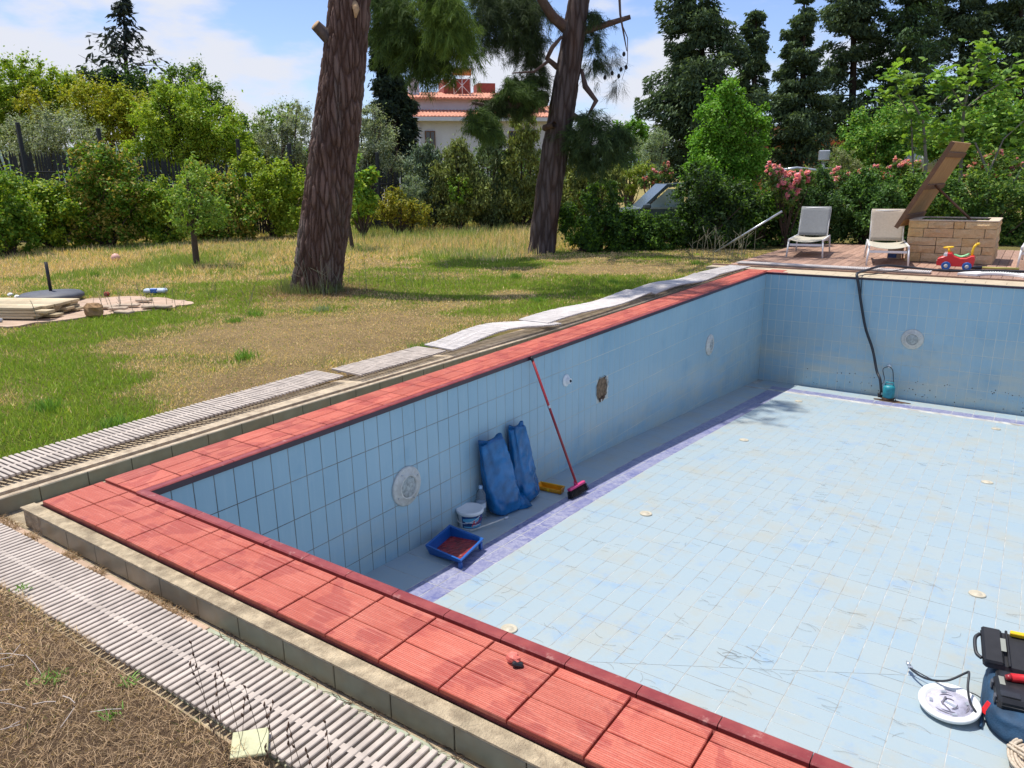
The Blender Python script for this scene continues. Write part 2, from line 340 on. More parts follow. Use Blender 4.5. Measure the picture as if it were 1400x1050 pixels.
M['needle'] = mat_vcol('needle foliage', .7, .18, .2)
M['grass'] = mat_vcol('grass blade', .8, .25, .15)
M['twig'] = mat_vcol('twig bark', .9, 0, .1, .4)
M['bark1'] = mat_bark('furrowed pine bark', (.105, .066, .052), (.235, .152, .122), (.21, .175, .15))
M['bark2'] = mat_bark('dark pine bark', (.085, .066, .060), (.17, .135, .125), (.14, .09, .07))
M['cutwood'] = plain('cut stub wood', (.42, .27, .14), .85, var=.3, scale=25)
gm = mat_vcol('lawn soil', .95, 0, .1, .55)
gn = gm.node_tree; gb = gn.nodes['Principled BSDF']; bump(gn, gb, tnoise(gn, pos(gn), 40, 8, .75), 1.0, .03)
M['ground'] = gm
w_, n_, b_ = new_mat('clear bottle plastic'); b_.inputs['Transmission Weight'].default_value = .9; b_.inputs['Roughness'].default_value = .08; b_.inputs['IOR'].default_value = 1.2; b_.inputs['Base Color'].default_value = (.85, .93, 1, 1); M['bottle'] = w_

# ------------------------------------------------------------------ numpy noise for ground colour
def vnoise(x, y, s, seed):
    x = np.asarray(x)/s+seed*17.3; y = np.asarray(y)/s-seed*9.1; xi = np.floor(x).astype(np.int64); yi = np.floor(y).astype(np.int64); fx = x-xi; fy = y-yi; fx = fx*fx*(3-2*fx); fy = fy*fy*(3-2*fy)
    def h(a, b): n = (a*374761393+b*668265263+seed*974711) & 0x7fffffff; n = ((n ^ (n >> 13))*1274126177) & 0x7fffffff; return ((n ^ (n >> 16)) & 0xffff)/65535.0
    return (h(xi, yi)*(1-fx)+h(xi+1, yi)*fx)*(1-fy)+(h(xi, yi+1)*(1-fx)+h(xi+1, yi+1)*fx)*fy
GREEN = [(60,570,1.0),(10,600,.8),(140,590,.5),(30,470,.7),(220,430,1.0),(120,445,.6),(400,390,.7),(330,400,.6),(560,385,.8),(640,395,.9),(760,388,.9),(850,385,.9),(820,412,.8),(740,425,.6),(770,465,.3),(640,430,.5),(660,465,.25),(450,500,.25),(330,490,.3),(900,395,.7),(600,350,.9),(250,360,.8),(160,520,.4),(60,500,.5),(720,360,.8)]
BROWN = [(550,440,1.1),(430,470,.8),(250,530,.8),(300,560,.5),(700,400,.4),(800,368,.9),(780,440,.5),(650,330,1.6),(560,320,1.5),(330,455,.6),(880,370,.6),(60,365,1.0),(420,520,.4),(560,350,.3)]
_G = [(onz(a, b, -.06), r) for a, b, r in GREEN]; _B = [(onz(a, b, -.06), r) for a, b, r in BROWN]
def greenness(x, y):
    g = .46+.42*(vnoise(x, y, 1.1, 1)-.5)+.5*(vnoise(x, y, .38, 2)-.5)+.25*(vnoise(x, y, .12, 3)-.5)
    for p, r in _G: g = g+.42*np.exp(-((x-p.x)**2+(y-p.y)**2)/(2*(r*.75)**2))
    for p, r in _B: g = g-.50*np.exp(-((x-p.x)**2+(y-p.y)**2)/(2*(r*.8)**2))
    return np.clip(g, 0, 1)
def is_dry(x, y): return (y < -.5) & (x > -2.0)
def ground_h(x, y):
    base = -.065+.018*(vnoise(x, y, .7, 5)-.5)+.01*(vnoise(x, y, .2, 6)-.5)
    return np.where(np.hypot(x-3, y) > 60, -.07, base)
def ground_col(x, y):
    g = greenness(x, y)[..., None]; dry = is_dry(x, y)[..., None]
    c = np.array([.66, .46, .22])*(1-g)+np.array([.28, .32, .06])*g
    c = np.where(dry, np.array([.38, .25, .15]), c)
    return c*(0.8+.4*vnoise(x, y, .15, 8))[..., None]

# ================================================================== SETTING
HX0, HX1, HY0, HY1 = -.72, 6.2, -.80, 11.12
def spread(a, b, st): return list(np.arange(a, b, st))
xs = np.array(sorted(set([-900, -400, -150, -80, -45]+spread(-30, -8, .8)+spread(-8, HX0-.01, .16)+[HX0]+spread(HX0+.2, HX1, .25)+[HX1, 8, 12, 20, 45, 120, 400, 900])))
ys = np.array(sorted(set([-900, -300, -80, -20, -8, -5]+spread(-3, HY0-.01, .16)+[HY0]+spread(HY0+.16, HY1, .16)+[HY1]+spread(HY1+.3, 18, .3)+spread(18, 40, 1.0)+[45, 80, 150, 400, 900])))
GX, GY = np.meshgrid(xs, ys, indexing='ij'); GZ = ground_h(GX, GY)
idx = np.arange(GX.size).reshape(GX.shape)
mxc = (xs[:-1]+xs[1:])/2; myc = (ys[:-1]+ys[1:])/2
keep = ~((mxc[:, None] > HX0) & (mxc[:, None] < HX1) & (myc[None, :] > HY0) & (myc[None, :] < HY1))
q = np.stack([idx[:-1, :-1], idx[1:, :-1], idx[1:, 1:], idx[:-1, 1:]], -1)[keep]
link('ground', np_mesh('ground', np.stack([GX, GY, GZ], -1).reshape(-1, 3), q, M['ground'], ground_col(GX, GY).reshape(-1, 3), True))['kind'] = 'structure'
mb = MB(); hp = []
for i in range(41):
    a = math.radians(60+i*4.0); hgt = 34+26*mnoise.noise(Vector((i*.21, 3, 0)))+(22 if i > 24 else 0)
    hp.append((math.cos(a)*900, math.sin(a)*900, hgt))
vs = []
for x, y, h in hp: vs += [(x*.80, y*.80, -1), (x*.9, y*.9, h*.6), (x, y, h), (x*1.1, y*1.1, -1)]
fs = [(4*i+k, 4*i+4+k, 4*i+5+k, 4*i+1+k) for i in range(40) for k in range(3)]
mb.add(vs, fs, None, True); M['hill'] = plain('hazy green hills', (.05, .085, .075), .95, var=.3, scale=.02); mb.build('hills', M['hill'])['kind'] = 'structure'

# ---- pool shell
WX, LY = 5.6, 10.373
def struct(name, mbx, mat): o = mbx.build(name, mat); o['kind'] = 'structure'; return o
mb = MB(); th = .0015
pf = []
for i in range(len(FYS)-1): pf.append((FYS[i], FZS[i]-th))
vs = []; yy = [-.02, 1.4, 2.4, 3.4, 5, 7.25, LY+.02]
for y in yy: vs += [(-.02, y, fz(y)-th), (WX+.02, y, fz(y)-th)]
mb.add(vs, [(2*i, 2*i+1, 2*i+3, 2*i+2) for i in range(len(yy)-1)]); pool_floor = struct('pool_floor', mb, M['grout'])
def wallbox(a, b): m_ = MB(); m_.box(a, b); return struct('pool_wall', m_, M['groutwall'])
T = .0018
wall_left = wallbox((-.30, -.30, -2.3), (-T, LY+.3, -.032)); wall_far = wallbox((0-T+.002, LY+T, -2.3), (WX, LY+.30, -.032))
wall_near = wallbox((-T+.002, -.30, -2.3), (WX, -T, -.032)); wall_right = wallbox((WX+T, -.30, -2.3), (WX+.3, LY+.3, -.032))

def tile_mesh(name, w, h, t, mat, bev=.0025):
    m_ = MB(); x, y = w/2, h/2; b = bev
    vs = [(-x,-y,0),(x,-y,0),(x,y,0),(-x,y,0),(-x,-y,t-b),(x,-y,t-b),(x,y,t-b),(-x,y,t-b),(-x+b,-y+b,t),(x-b,-y+b,t),(x-b,y-b,t),(-x+b,y-b,t)]
    fs = [(0,1,5,4),(1,2,6,5),(2,3,7,6),(3,0,4,7),(4,5,9,8),(5,6,10,9),(6,7,11,10),(7,4,8,11),(8,9,10,11)]
    m_.add(vs, fs); return m_.mesh(name, mat)
def place_tiles(parent, me, mats, limit=300, name='tile'):
    """mats: list of world matrices; nearest ones become parts, the rest one stuff part"""
    key = sorted(range(len(mats)), key=lambda i: (mats[i].translation-CAM).length)
    for i in key[:limit]: o = link(name, me, parent); o.matrix_world = mats[i]
    rest = key[limit:]
    if rest:
        V = np.array([v.co[:] for v in me.vertices]); fs = [tuple(p.vertices) for p in me.polygons]; m_ = MB(); VV = []; FF = []
        for k, i in enumerate(rest):
            Mx = np.array(mats[i]); VV.append(V@Mx[:3, :3].T+Mx[:3, 3]); FF += [tuple(a+k*len(V) for a in f) for f in fs]
        m2 = bpy.data.meshes.new(name+'_field'); m2.from_pydata(np.concatenate(VV).tolist(), [], FF); m2.materials.append(me.materials[0]); o = link(name+'_field', m2, parent); o['kind'] = 'stuff'
def jit(a=.0015): return Matrix.Rotation(random.uniform(-a, a)*3, 4, 'X') @ Matrix.Rotation(random.uniform(-a, a)*3, 4, 'Y') @ Matrix.Rotation(random.uniform(-a, a), 4, 'Z')
# left wall: tiles .12 wide (along y), .245 tall; normal +x
wt = tile_mesh('tile', .1197, .2450, T, M['wall'], .0012)
RL = Matrix(((0, 0, 1, 0), (1, 0, 0, 0), (0, 1, 0, 0), (0, 0, 0, 1)))     # local x->y, y->z, z->x
wt0 = tile_mesh('tile', .1197, .223, T, M['wall'], .0012)
ml = []; ml0 = []
for c in range(83):
    y = .0647+.125*c
    if y > LY-.03: break
    ml0.append(Matrix.Translation((-T, y, -.1445)) @ RL @ jit())
    for r in range(7):
        z = -.2585-.125-.25*r
        if z+.125 > fz(y): ml.append(Matrix.Translation((-T, y, z)) @ RL @ jit())
near_hole = Vector((0, 4.86, -.60))
ml = [m_ for m_ in ml if (m_.translation-near_hole).length > .115 or abs(m_.translation.y-near_hole.y) > .1]
place_tiles(wall_left, wt0, ml0, 60); place_tiles(wall_left, wt, ml, 240)
RF = Matrix(((1, 0, 0, 0), (0, 0, -1, 0), (0, 1, 0, 0), (0, 0, 0, 1)))    # local x->x, y->z, z->-y
mf = []; mf0 = []
for c in range(-1, 44):
    x = .0867+.0625+.125*c
    if x < .06:                                     # narrow cut tiles in the corner
        wn1 = tile_mesh('tile', .0800, .223, T, M['wall'], .0012); wn2 = tile_mesh('tile', .0800, .246, T, M['wall'], .0012)
        link('tile', wn1, wall_far).matrix_world = Matrix.Translation((.0433, LY+T, -.1445)) @ RF
        for r in range(7): link('tile', wn2, wall_far).matrix_world = Matrix.Translation((.0433, LY+T, -.2585-.125-.25*r)) @ RF
        continue
    mf0.append(Matrix.Translation((x, LY+T, -.1445)) @ RF @ jit())
    for r in range(7): mf.append(Matrix.Translation((x, LY+T, -.2585-.125-.25*r)) @ RF @ jit())
place_tiles(wall_far, wt0, mf0, 40); place_tiles(wall_far, wt, mf, 240)
RN = Matrix(((-1, 0, 0, 0), (0, 0, 1, 0), (0, 1, 0, 0), (0, 0, 0, 1))); RR = Matrix(((0, 0, -1, 0), (-1, 0, 0, 0), (0, 1, 0, 0), (0, 0, 0, 1)))
place_tiles(wall_near, wt, [Matrix.Translation((.07+.125*c, -T, -.17-.25*r)) @ RN for c in range(44) for r in range(5)], 0)
place_tiles(wall_right, wt, [Matrix.Translation((WX+T, .07+.125*c, -.17-.25*r)) @ RR for c in range(82) for r in range(7)], 0)

# floor tiles
def floor_M(x, y, rot=0): s = math.atan(fslope(y)); return Matrix.Translation((x, y, fz(y)-.007)) @ Matrix.Rotation(s, 4, 'X') @ (Matrix.Rotation(math.pi/2, 4, 'Z') if rot else Matrix()) @ jit(.0012)
tA = tile_mesh('tile', .1213, .2468, .007, M['floorA'], .0012); tB = tile_mesh('tile', .2463, .1218, .007, M['floorB'], .0012); tP = tile_mesh('tile', .1205, .2455, .007, M['purple'], .002)
tE = tile_mesh('tile', .374, .2455, .007, M['floorA'], .002); tPx = tile_mesh('tile', .2455, .2455, .007, M['purple'], .002); tF = tile_mesh('tile', .2455, .41, .007, M['floorA'], .002)
def dl(x, y): return (y-1.634)-.62*(x-2.109)        # fold line: >0 lies on the far side
A = []; B = []; Pp = []; Ed = []; Px = []; Ff = []; cut = []
for j in range(-1, 42):
    y = .094+.125+.25*j
    if y < .1 or y > 9.72: continue
    if y > 9.60: continue
    Ed.append(floor_M(.188, y)); Pp += [floor_M(.4425, y), floor_M(.5675, y)]
    for i in range(40):
        x = .63+.0625+.125*i
        if x > WX-.05: break
        cs = [dl(x+a, y+b) for a in (-.0625, .0625) for b in (-.125, .125)]
        if min(cs) >= 0: A.append(floor_M(x, y))
        elif max(cs) > 0: cut.append(('A', x, y))
for j in range(0, 40):
    y = .01+.0625+.125*j
    for i in range(1, 22):
        x = .25*i+.125
        if x < .74 or x > WX-.1: continue
        cs = [dl(x+a, y+b) for a in (-.125, .125) for b in (-.0625, .0625)]
        if max(cs) <= 0: B.append(floor_M(x, y))
        elif min(cs) < 0: cut.append(('B', x, y))
for i in range(21):
    x = .851-.125+.25*i
    if x > WX-.1: break
    Px.append(floor_M(x, 9.72+.125)); Ff.append(floor_M(x, 10.18))
Px.append(floor_M(.4755, 9.845)); Ed.append(floor_M(.188, 9.845)); Ff += [floor_M(.226, 10.18), floor_M(.476, 10.18)]
for m_ in (tPx, tF): pass
place_tiles(pool_floor, tB, B, 110); place_tiles(pool_floor, tA, A, 130); place_tiles(pool_floor, tP, Pp, 30); place_tiles(pool_floor, tE, Ed, 12); place_tiles(pool_floor, tPx, Px, 12); place_tiles(pool_floor, tF, Ff, 6)
def clip_poly(poly, sgn):
    o = []
    for i in range(len(poly)):
        a, b = poly[i], poly[(i+1) % len(poly)]; da, db = sgn*dl(*a)-.002, sgn*dl(*b)-.002
        if da >= 0: o.append(a)
        if da*db < 0: t = da/(da-db); o.append((a[0]+(b[0]-a[0])*t, a[1]+(b[1]-a[1])*t))
    return o
mbA, mbB = MB(), MB()
for k, x, y in cut:
    hw, hh = (.06025, .12275) if k == 'A' else (.12275, .06025)
    p = clip_poly([(x-hw, y-hh), (x+hw, y-hh), (x+hw, y+hh), (x-hw, y+hh)], 1 if k == 'A' else -1)
    if len(p) < 3: continue
    n0 = len(p); vs = [(a, b, fz(b)) for a, b in p]+[(a, b, fz(b)-.007) for a, b in p]
    (mbA if k == 'A' else mbB).add(vs, [tuple(range(n0))]+[(i, i+n0, (i+1) % n0+n0, (i+1) % n0) for i in range(n0)])
mbA.build('cut_tiles', M['floorA'], pool_floor)['kind'] = 'stuff'; mbB.build('cut_tiles', M['floorB'], pool_floor)['kind'] = 'stuff'

# ---- coping: beds, ribbed tiles, nosings
def coping_root(): return None
m_ = MB(); m_.box((-.340, -.340, -.032), (WX+.4, -.004, -.014)); m_.box((-.340, -.004, -.032), (-.004, LY+.36, -.014)); m_.box((-.004, LY+.004, -.032), (WX+.4, LY+.36, -.014)); m_.box((WX+.004, -.004, -.032), (WX+.4, LY+.004, -.014))
coping = struct('pool_edge', m_, plain('red painted joints', (.24, .045, .035), .8, var=.3, scale=20, bmp=.5))
def flat_tile(w, h, mat, nm='coping_tile', t=.014): return tile_mesh(nm, w, h, t, mat, .0025)
nx = flat_tile(.2475, .1215, M['copx']); nxs = flat_tile(.246, .047, M['copx'])
mats1, mats2 = [], []
for i in range(26):
    x = -.375+.0625+.25*i-.0575 if False else -.0605+.25*i-.125-.0
    xc = 1.4450+.254*0+(i-7)*.2535+.125
    if xc > WX+.2: break
    mats1 += [Matrix.Translation((xc, -.2835, -.013+random.uniform(-.0012, .0012))) @ jit(.003), Matrix.Translation((xc, -.1605, -.013+random.uniform(-.0012, .0012))) @ jit(.003)]; mats2.append(Matrix.Translation((xc, -.0745, -.013)) @ jit())
mats1 = [a for a in mats1 if a.translation.x > -.3]; mats2 = [a for a in mats2 if a.translation.x > -.3]
place_tiles(coping, nx, mats1, 30, 'coping_tile'); place_tiles(coping, nxs, mats2, 14, 'coping_tile')
ny = flat_tile(.1215, .2475, M['copy']); nys = flat_tile(.047, .246, M['copy']); m1, m2 = [], []
for j in range(43):
    y = -.03+.125+.2535*j
    if y > LY+.3: break
    m1 += [Matrix.Translation((-.284, y, -.013)) @ jit(), Matrix.Translation((-.160, y, -.013)) @ jit()]; m2.append(Matrix.Translation((-.0745, y, -.013)) @ jit())
place_tiles(coping, ny, m1, 84, 'coping_tile'); place_tiles(coping, nys, m2, 42, 'coping_tile')
# far coping: first tiles painted, others beige
fb = flat_tile(.246, .35, M['beige']); fr = flat_tile(.246, .35, M['copx']); far = [Matrix.Translation((.1085+.25*i-.0, LY+.19, -.013)) for i in range(23)]
o = link('coping_tile', fr, coping); o.matrix_world = far[0]
place_tiles(coping, fb, far[1:], 30, 'coping_tile')
def nosing_mesh(mat):
    pf_ = [(-.036, -.014), (-.036, .001), (-.030, .006), (.006, .006), (.014, .001), (.014, -.024), (.002, -.031), (-.006, -.031), (-.006, -.014)]
    m_ = MB(); m_.prism(pf_, -.1235, .1235); return m_.mesh('nosing_tile', mat)
ng = nosing_mesh(M['nosing']); nb = nosing_mesh(M['beige'])
m_ = MB(); m_.box((.0142, -.004, -.034), (.0165, LY-.016, -.0015)); m_.box((.0142, LY-.0165, -.034), (WX-.02, LY-.0142, -.0065)); m_.build('nosing_shaded_lip', plain('maroon glaze edge with shade', (.045, .016, .032), .3), coping)  # dark strip over nosing faces: unpainted maroon with its shade painted in
place_tiles(coping, ng, [Matrix.Translation((0, .0022+.125+.25*j, 0)) for j in range(41)], 60, 'nosing_tile')
place_tiles(coping, ng, [Matrix.Translation((-.033+.125+.25*j, 0, 0)) @ Matrix.Rotation(math.pi/2, 4, 'Z') for j in range(22)], 30, 'nosing_tile')
fmx = [Matrix.Translation((.0867+.125+.25*j, LY, 0)) @ Matrix.Rotation(-math.pi/2, 4, 'Z') for j in range(22)]
o = link('nosing_tile', ng, coping); o.matrix_world = fmx[0]; place_tiles(coping, nb, fmx[1:], 30, 'nosing_tile')

# ---- near kerb (beige ledge with glazed faces), gutter bed
m_ = MB(); m_.box((-.41, -.405, -.30), (WX+.4, -.375, -.028)); m_.box((-.41, -.375, -.30), (-.3753, LY+.4, -.034)); kerb = struct('gutter_kerb', m_, M['bed'])
m_ = MB(); m_.box((-.412, -.416, -.034), (WX+.4, -.350, -.0265)); m_.build('kerb_top', M['bed'], kerb)
kt = tile_mesh('kerb_tile', .249, .088, .010, M['green'], .002)
RK = Matrix(((1, 0, 0, 0), (0, 0, -1, 0), (0, 1, 0, 0), (0, 0, 0, 1)))
place_tiles(kerb, kt, [Matrix.Translation((.035+.125+.2535*i-.5+.25, -.405, -.080)) @ RK @ jit() for i in range(22)], 40, 'kerb_tile')
m_ = MB(); m_.box((-1.4, -.80, -.32), (WX+.4, -.405, -.132)); m_.box((-.66, -.405, -.32), (-.41, LY+.5, -.132)); gut = struct('gutter_bed', m_, M['bed'])
gt = tile_mesh('gutter_tile', .248, .30, .008, M['palegreen'], .002)
place_tiles(gut, gt, [Matrix.Translation((1.27+.2535*i, -.58, -.133)) @ jit() for i in range(17)], 40, 'gutter_tile')
gs = tile_mesh('gutter_tile', .248, .30, .008, M['slab'], .002); place_tiles(gut, gs, [Matrix.Translation((1.27-.2535*(i+1), -.58, -.1335)) for i in range(10)], 40, 'gutter_tile')
ge = tile_mesh('gutter_tile', .20, .248, .008, M['palegreen'], .002); place_tiles(gut, ge, [Matrix.Translation((-.53, -.2+.25*i, -.133)) for i in range(44)], 0, 'gutter_tile')
# ---- left outer gutter wall; it narrows towards the far end
def wxat(y): return float(np.interp(y, [-1.5, 1.2, 5, 11.2], [-.645, -.640, -.505, -.47]))
m_ = MB(); vs = []; sec = [(0, -.145), (0, -.042), (-.028, -.040), (-.030, -.085), (-.068, -.085), (-.070, -.036), (-.115, -.034), (-.36, -.06), (-.52, -.10), (-.52, -.25), (0, -.25)]
yl = list(np.arange(-1.6, 11.3, .32)); ns = len(sec)
for y in yl:
    for a, b in sec: vs.append((wxat(y)-.010+a, y, b))
m_.add(vs, [(i*ns+k, i*ns+(k+1) % ns, (i+1)*ns+(k+1) % ns, (i+1)*ns+k) for i in range(len(yl)-1) for k in range(ns)])
gw = struct('gutter_wall', m_, plain('sandy concrete edge', (.50, .41, .29), .95, var=.2, scale=12, bmp=.6, dirt=(.20, .13, .08), dirtamt=.6))
gkt = tile_mesh('kerb_tile', .246, .094, .009, M['green'], .002); mm_ = []
for j in range(50):
    y = -1.35+.25*j
    if y > 11.0: break
    a = math.atan((wxat(y+.1)-wxat(y-.1))/.2); mm_.append(Matrix.Translation((wxat(y)-.010, y, -.0905)) @ Matrix.Rotation(-a, 4, 'Z') @ RL @ jit())
place_tiles(gw, gkt, mm_, 60, 'kerb_tile')
# far end: dark gutter end and beige strip beyond the far coping, deck kerb
m_ = MB(); m_.box((-1.15, LY+.40, -.30), (WX+.4, LY+.70, -.020)); far_strip = struct('far_kerb', m_, M['beige'])
m_ = MB(); m_.box((-1.15, LY+.702, -.30), (WX+.4, LY+.76, .004)); struct('deck_edge_strip', m_, M['deck'])

# ---- overflow gratings
slat = MB(); slat.box((-.011, -.15, -.012), (.011, .15, .006), .003)
def grating(x0, y0, length, along, width=.31, yaw=0, z=0, label='', prof=None, pitch=.032, limit=300, stuff=False):
    root = empty('overflow_grating', (x0, y0, z), yaw, label, 'grating', 'loose gratings along the pool gutter')
    me = MB(); w2 = width/2; sp = .006
    me.box((-.0105, -w2, -.010), (.0105, w2, .006), .0025)
    gmt = M['grating2'] if y0 > 3 else M['grating']; sm_ = me.mesh('slat', gmt); n = int(length/pitch)
    pts = []
    for i in range(n):
        s = (i+.5)*pitch; h = prof(s/length) if prof else (0, 0); pts.append((s, h[0], h[1]))
    if not stuff:
        for i, (s, off, h) in enumerate(pts):
            h2 = pts[min(i+1, n-1)]; h0 = pts[max(i-1, 0)]; pit = math.atan2(h2[2]-h0[2], max(1e-3, h2[0]-h0[0]))
            o = link('slat', sm_, root, (s, off, h), (random.uniform(-.01, .01), -pit, random.uniform(-.012, .012)))
    else:
        g_ = MB()
        for s, off, h in pts:
            g_.box((s-.011, off-w2, h-.010), (s+.011, off-sp, h+.006)); g_.box((s-.011, off+sp, h-.010), (s+.011, off+w2, h+.006))
        g_.build('slats', gmt, root)['kind'] = 'stuff'
    rl = MB()
    for yy_ in (-w2*.62, 0, w2*.62):
        wr = .005 if yy_ else .010
        top = -.010 if yy_ else .0025
        v_ = []
        for s, off, h in pts: v_ += [(s, off+yy_-wr, h-.026), (s, off+yy_+wr, h-.026), (s, off+yy_+wr, h+top), (s, off+yy_-wr, h+top)]
        rl.add(v_, [(i*4+k, i*4+(k+1) % 4, i*4+4+(k+1) % 4, i*4+4+k) for i in range(n-1) for k in range(4)]+[(3, 2, 1, 0), tuple((n-1)*4+k for k in range(4))])
    rl.build('rail', gmt, root); return root
grating(-1.30, -.640, 5.4, 'x', .268, math.radians(.50), -.088, 'long slatted grating in front of the pool along the near edge')
HP = math.pi/2
grating(-.950, -1.35, 3.50, 'y', .33, HP+.02, .006, 'nearest long grating lying between green lawn and the left gutter')
grating(-.905, 2.20, 1.05, 'y', .35, HP-.03, .016, 'short grating piece lying on the lawn edge before the buckled one')
grating(-.850, 3.28, 1.62, 'y', .37, HP-.12, .020, 'buckled grating piece that humps up off the left gutter', prof=lambda t: (.05*math.sin(t*math.pi), .055*math.sin(t*math.pi)**2))
grating(-.76, 4.72, 2.5, 'y', .38, HP-.03, .035, 'grating piece overlapping the end of the buckled one in the tree shadow', prof=lambda t: (-.03*math.sin(t*5), .02*math.sin(t*7)))
grating(-.68, 7.22, 2.35, 'y', .40, HP-.01, .025, 'pale grating piece further along beside the lawn', prof=lambda t: (-.02*math.sin(t*5), .03*math.sin(t*6)), stuff=True)
grating(-.66, 9.56, 1.25, 'y', .36, HP-.08, .02, 'last grating piece on the left side reaching the far gutter corner', stuff=True)
grating(-.75, 11.28, 3.0, 'x', .26, 0, .032, 'white slatted grating lying along the front of the wooden deck', stuff=True)

# deck
m_ = MB(); m_.box((-.86, LY+.765, -.14), (6.2, 16.0, -.03)); deck = struct('deck', m_, M['lidedge'])
xw = .138; k = 0; x = -.86
while x < 5.2:
    y = 11.14+random.uniform(-.0, .0); off = random.choice([.6, 1.1, 1.5, 1.9])
    cuts = [11.14]+[c for c in (11.14+off, 11.14+off+2.1) if c < 15.9]+[16.0]
    for a, b in zip(cuts[:-1], cuts[1:]):
        pm = MB(); pm.box((-xw/2+.003, -(b-a)/2+.003, -.03), (xw/2-.003, (b-a)/2-.003, 0), .003); pm.build('plank', M['deck'], deck, (x+xw/2, (a+b)/2, .002+random.uniform(-.0015, .0015)))
    x += xw
# sandy slab in the lawn
sp0 = [(-9.0, 1.6), (-7.4, 1.62), (-5.95, 1.75), (-5.8, 2.7), (-5.55, 3.3), (-5.58, 3.9), (-6.2, 4.0), (-7.1, 3.75), (-7.4, 3.1), (-8.2, 2.5), (-9.2, 2.1)]
sp_ = []
for i_ in range(len(sp0)):
    a_, b_ = sp0[i_], sp0[(i_+1) % len(sp0)]
    for k_ in range(6): t_ = k_/6; sp_.append((a_[0]+(b_[0]-a_[0])*t_+random.uniform(-.06, .06), a_[1]+(b_[1]-a_[1])*t_+random.uniform(-.06, .06)))
m_ = MB(); vs = [(x, y, -.046) for x, y in sp_]+[(x*1.002, y, -.12) for x, y in sp_]; n0 = len(sp_)
m_.add(vs, [tuple(range(n0))]+[(i, i+n0, (i+1) % n0+n0, (i+1) % n0) for i in range(n0)]); struct('sandy_slab', m_, M['slab'])
def in_slab(x, y):
    ins = np.zeros(np.shape(x), bool); j = len(sp_)-1
    for i in range(len(sp_)):
        xi, yi = sp_[i]; xj, yj = sp_[j]; c = ((yi > y) != (yj > y)) & (x < (xj-xi)*(y-yi)/(yj-yi+1e-12)+xi); ins ^= c; j = i
    return ins

# ================================================================== GRASS
def blades(name, P, h, w, lean, cols, mat, two=False, kind='stuff'):
    n = len(P); a = RNG.uniform(0, 2*np.pi, n); d = np.stack([np.cos(a), np.sin(a), 0*a], 1); b = RNG.uniform(0, 2*np.pi, n); l = np.stack([np.cos(b), np.sin(b), 0*b], 1)*lean[:, None]*h[:, None]
    wv = d*w[:, None]*.5; up = np.array([0, 0, 1.])*(h*np.sqrt(np.clip(1-lean**2, .02, 1)))[:, None]
    mid = P+l*.35+up*.55; tip = P+l+up
    if two:
        V = np.stack([P-wv, P+wv, mid+wv*.8, mid-wv*.8, tip], 1).reshape(-1, 3); i = np.arange(n)[:, None]*5
        F = np.concatenate([i+np.array([[0, 1, 2]]), i+np.array([[0, 2, 3]]), i+np.array([[3, 2, 4]])]); k = 5
    else:
        V = np.stack([P-wv, P+wv, tip], 1).reshape(-1, 3); F = np.arange(n*3).reshape(-1, 3); k = 3
    c = np.repeat(cols, k, axis=0)
    o = link(name, np_mesh(name, V, F, mat, c)); o['kind'] = kind; return o
def cam_samples(n, d0, d1, p0=-150, p1=1550, power=1.0):
    u = RNG.uniform(0, 1, n); d = (d0**power+(d1**power-d0**power)*u)**(1/power); px = RNG.uniform(p0, p1, n); r = (px-700)/1064
    F = np.array(FH[:2]); R = np.array([AR.x, AR.y]); R /= np.linalg.norm(R)
    P = np.array([CX, CY])+d[:, None]*(F+R*r[:, None]); return P[:, 0], P[:, 1], d
x, y, d = cam_samples(620000, 3.2, 34, power=.55)
left = (x < np.interp(y, [-2, 2, 5, 11], [-1.10, -1.12, -1.02, -.92])) & (y > -.42-.0*x) & (x > -17.8)
far = (y > 11.2) & (x < -.9) & (x < 1)
ok = left & ~((y > 14.3) & (x > -4.5)) & ~in_slab(x, y); x, y, d = x[ok], y[ok], d[ok]
g = greenness(x, y); keepm = RNG.uniform(0, 1, len(x)) < (.75+.25*g); x, y, d, g = x[keepm], y[keepm], d[keepm], g[keepm]
P = np.stack([x, y, ground_h(x, y)-.004], 1)
wild = np.clip((-(x+6.0)/3.5), 0, 1)*np.clip((y-2)/4, 0, 1)+np.clip((y-8.8)/3, 0, 1)*np.clip((-x-4.6)/1, 0, 1); wild = np.clip(wild, 0, 1)
tall = RNG.uniform(.5, 1.3, len(x))*(.020+.034*g+.09*wild*(RNG.uniform(0, 1, len(x)) > .5)); w = np.clip(.0035+.0011*d, .005, .02)*RNG.uniform(.7, 1.3, len(x))
isg = RNG.uniform(0, 1, len(x)) < np.clip((g-.33)*2.6, .14, .97)
gc = np.array([.22, .355, .045])+RNG.uniform(-1, 1, (len(x), 1))*np.array([.025, .04, .01])+np.array([.15, .10, .02])*RNG.uniform(0, 1, (len(x), 1))
bc = np.array([.84, .62, .32])+RNG.uniform(-1, 1, (len(x), 1))*np.array([.09, .07, .04])
gc = gc*(1-wild[:, None]*.4)+np.array([.36, .40, .17])*wild[:, None]*.4
cc = np.where(isg[:, None], gc, bc)
blades('lawn_grass', P, tall, w, RNG.uniform(.2, .85, len(x)), cc, M['grass'])
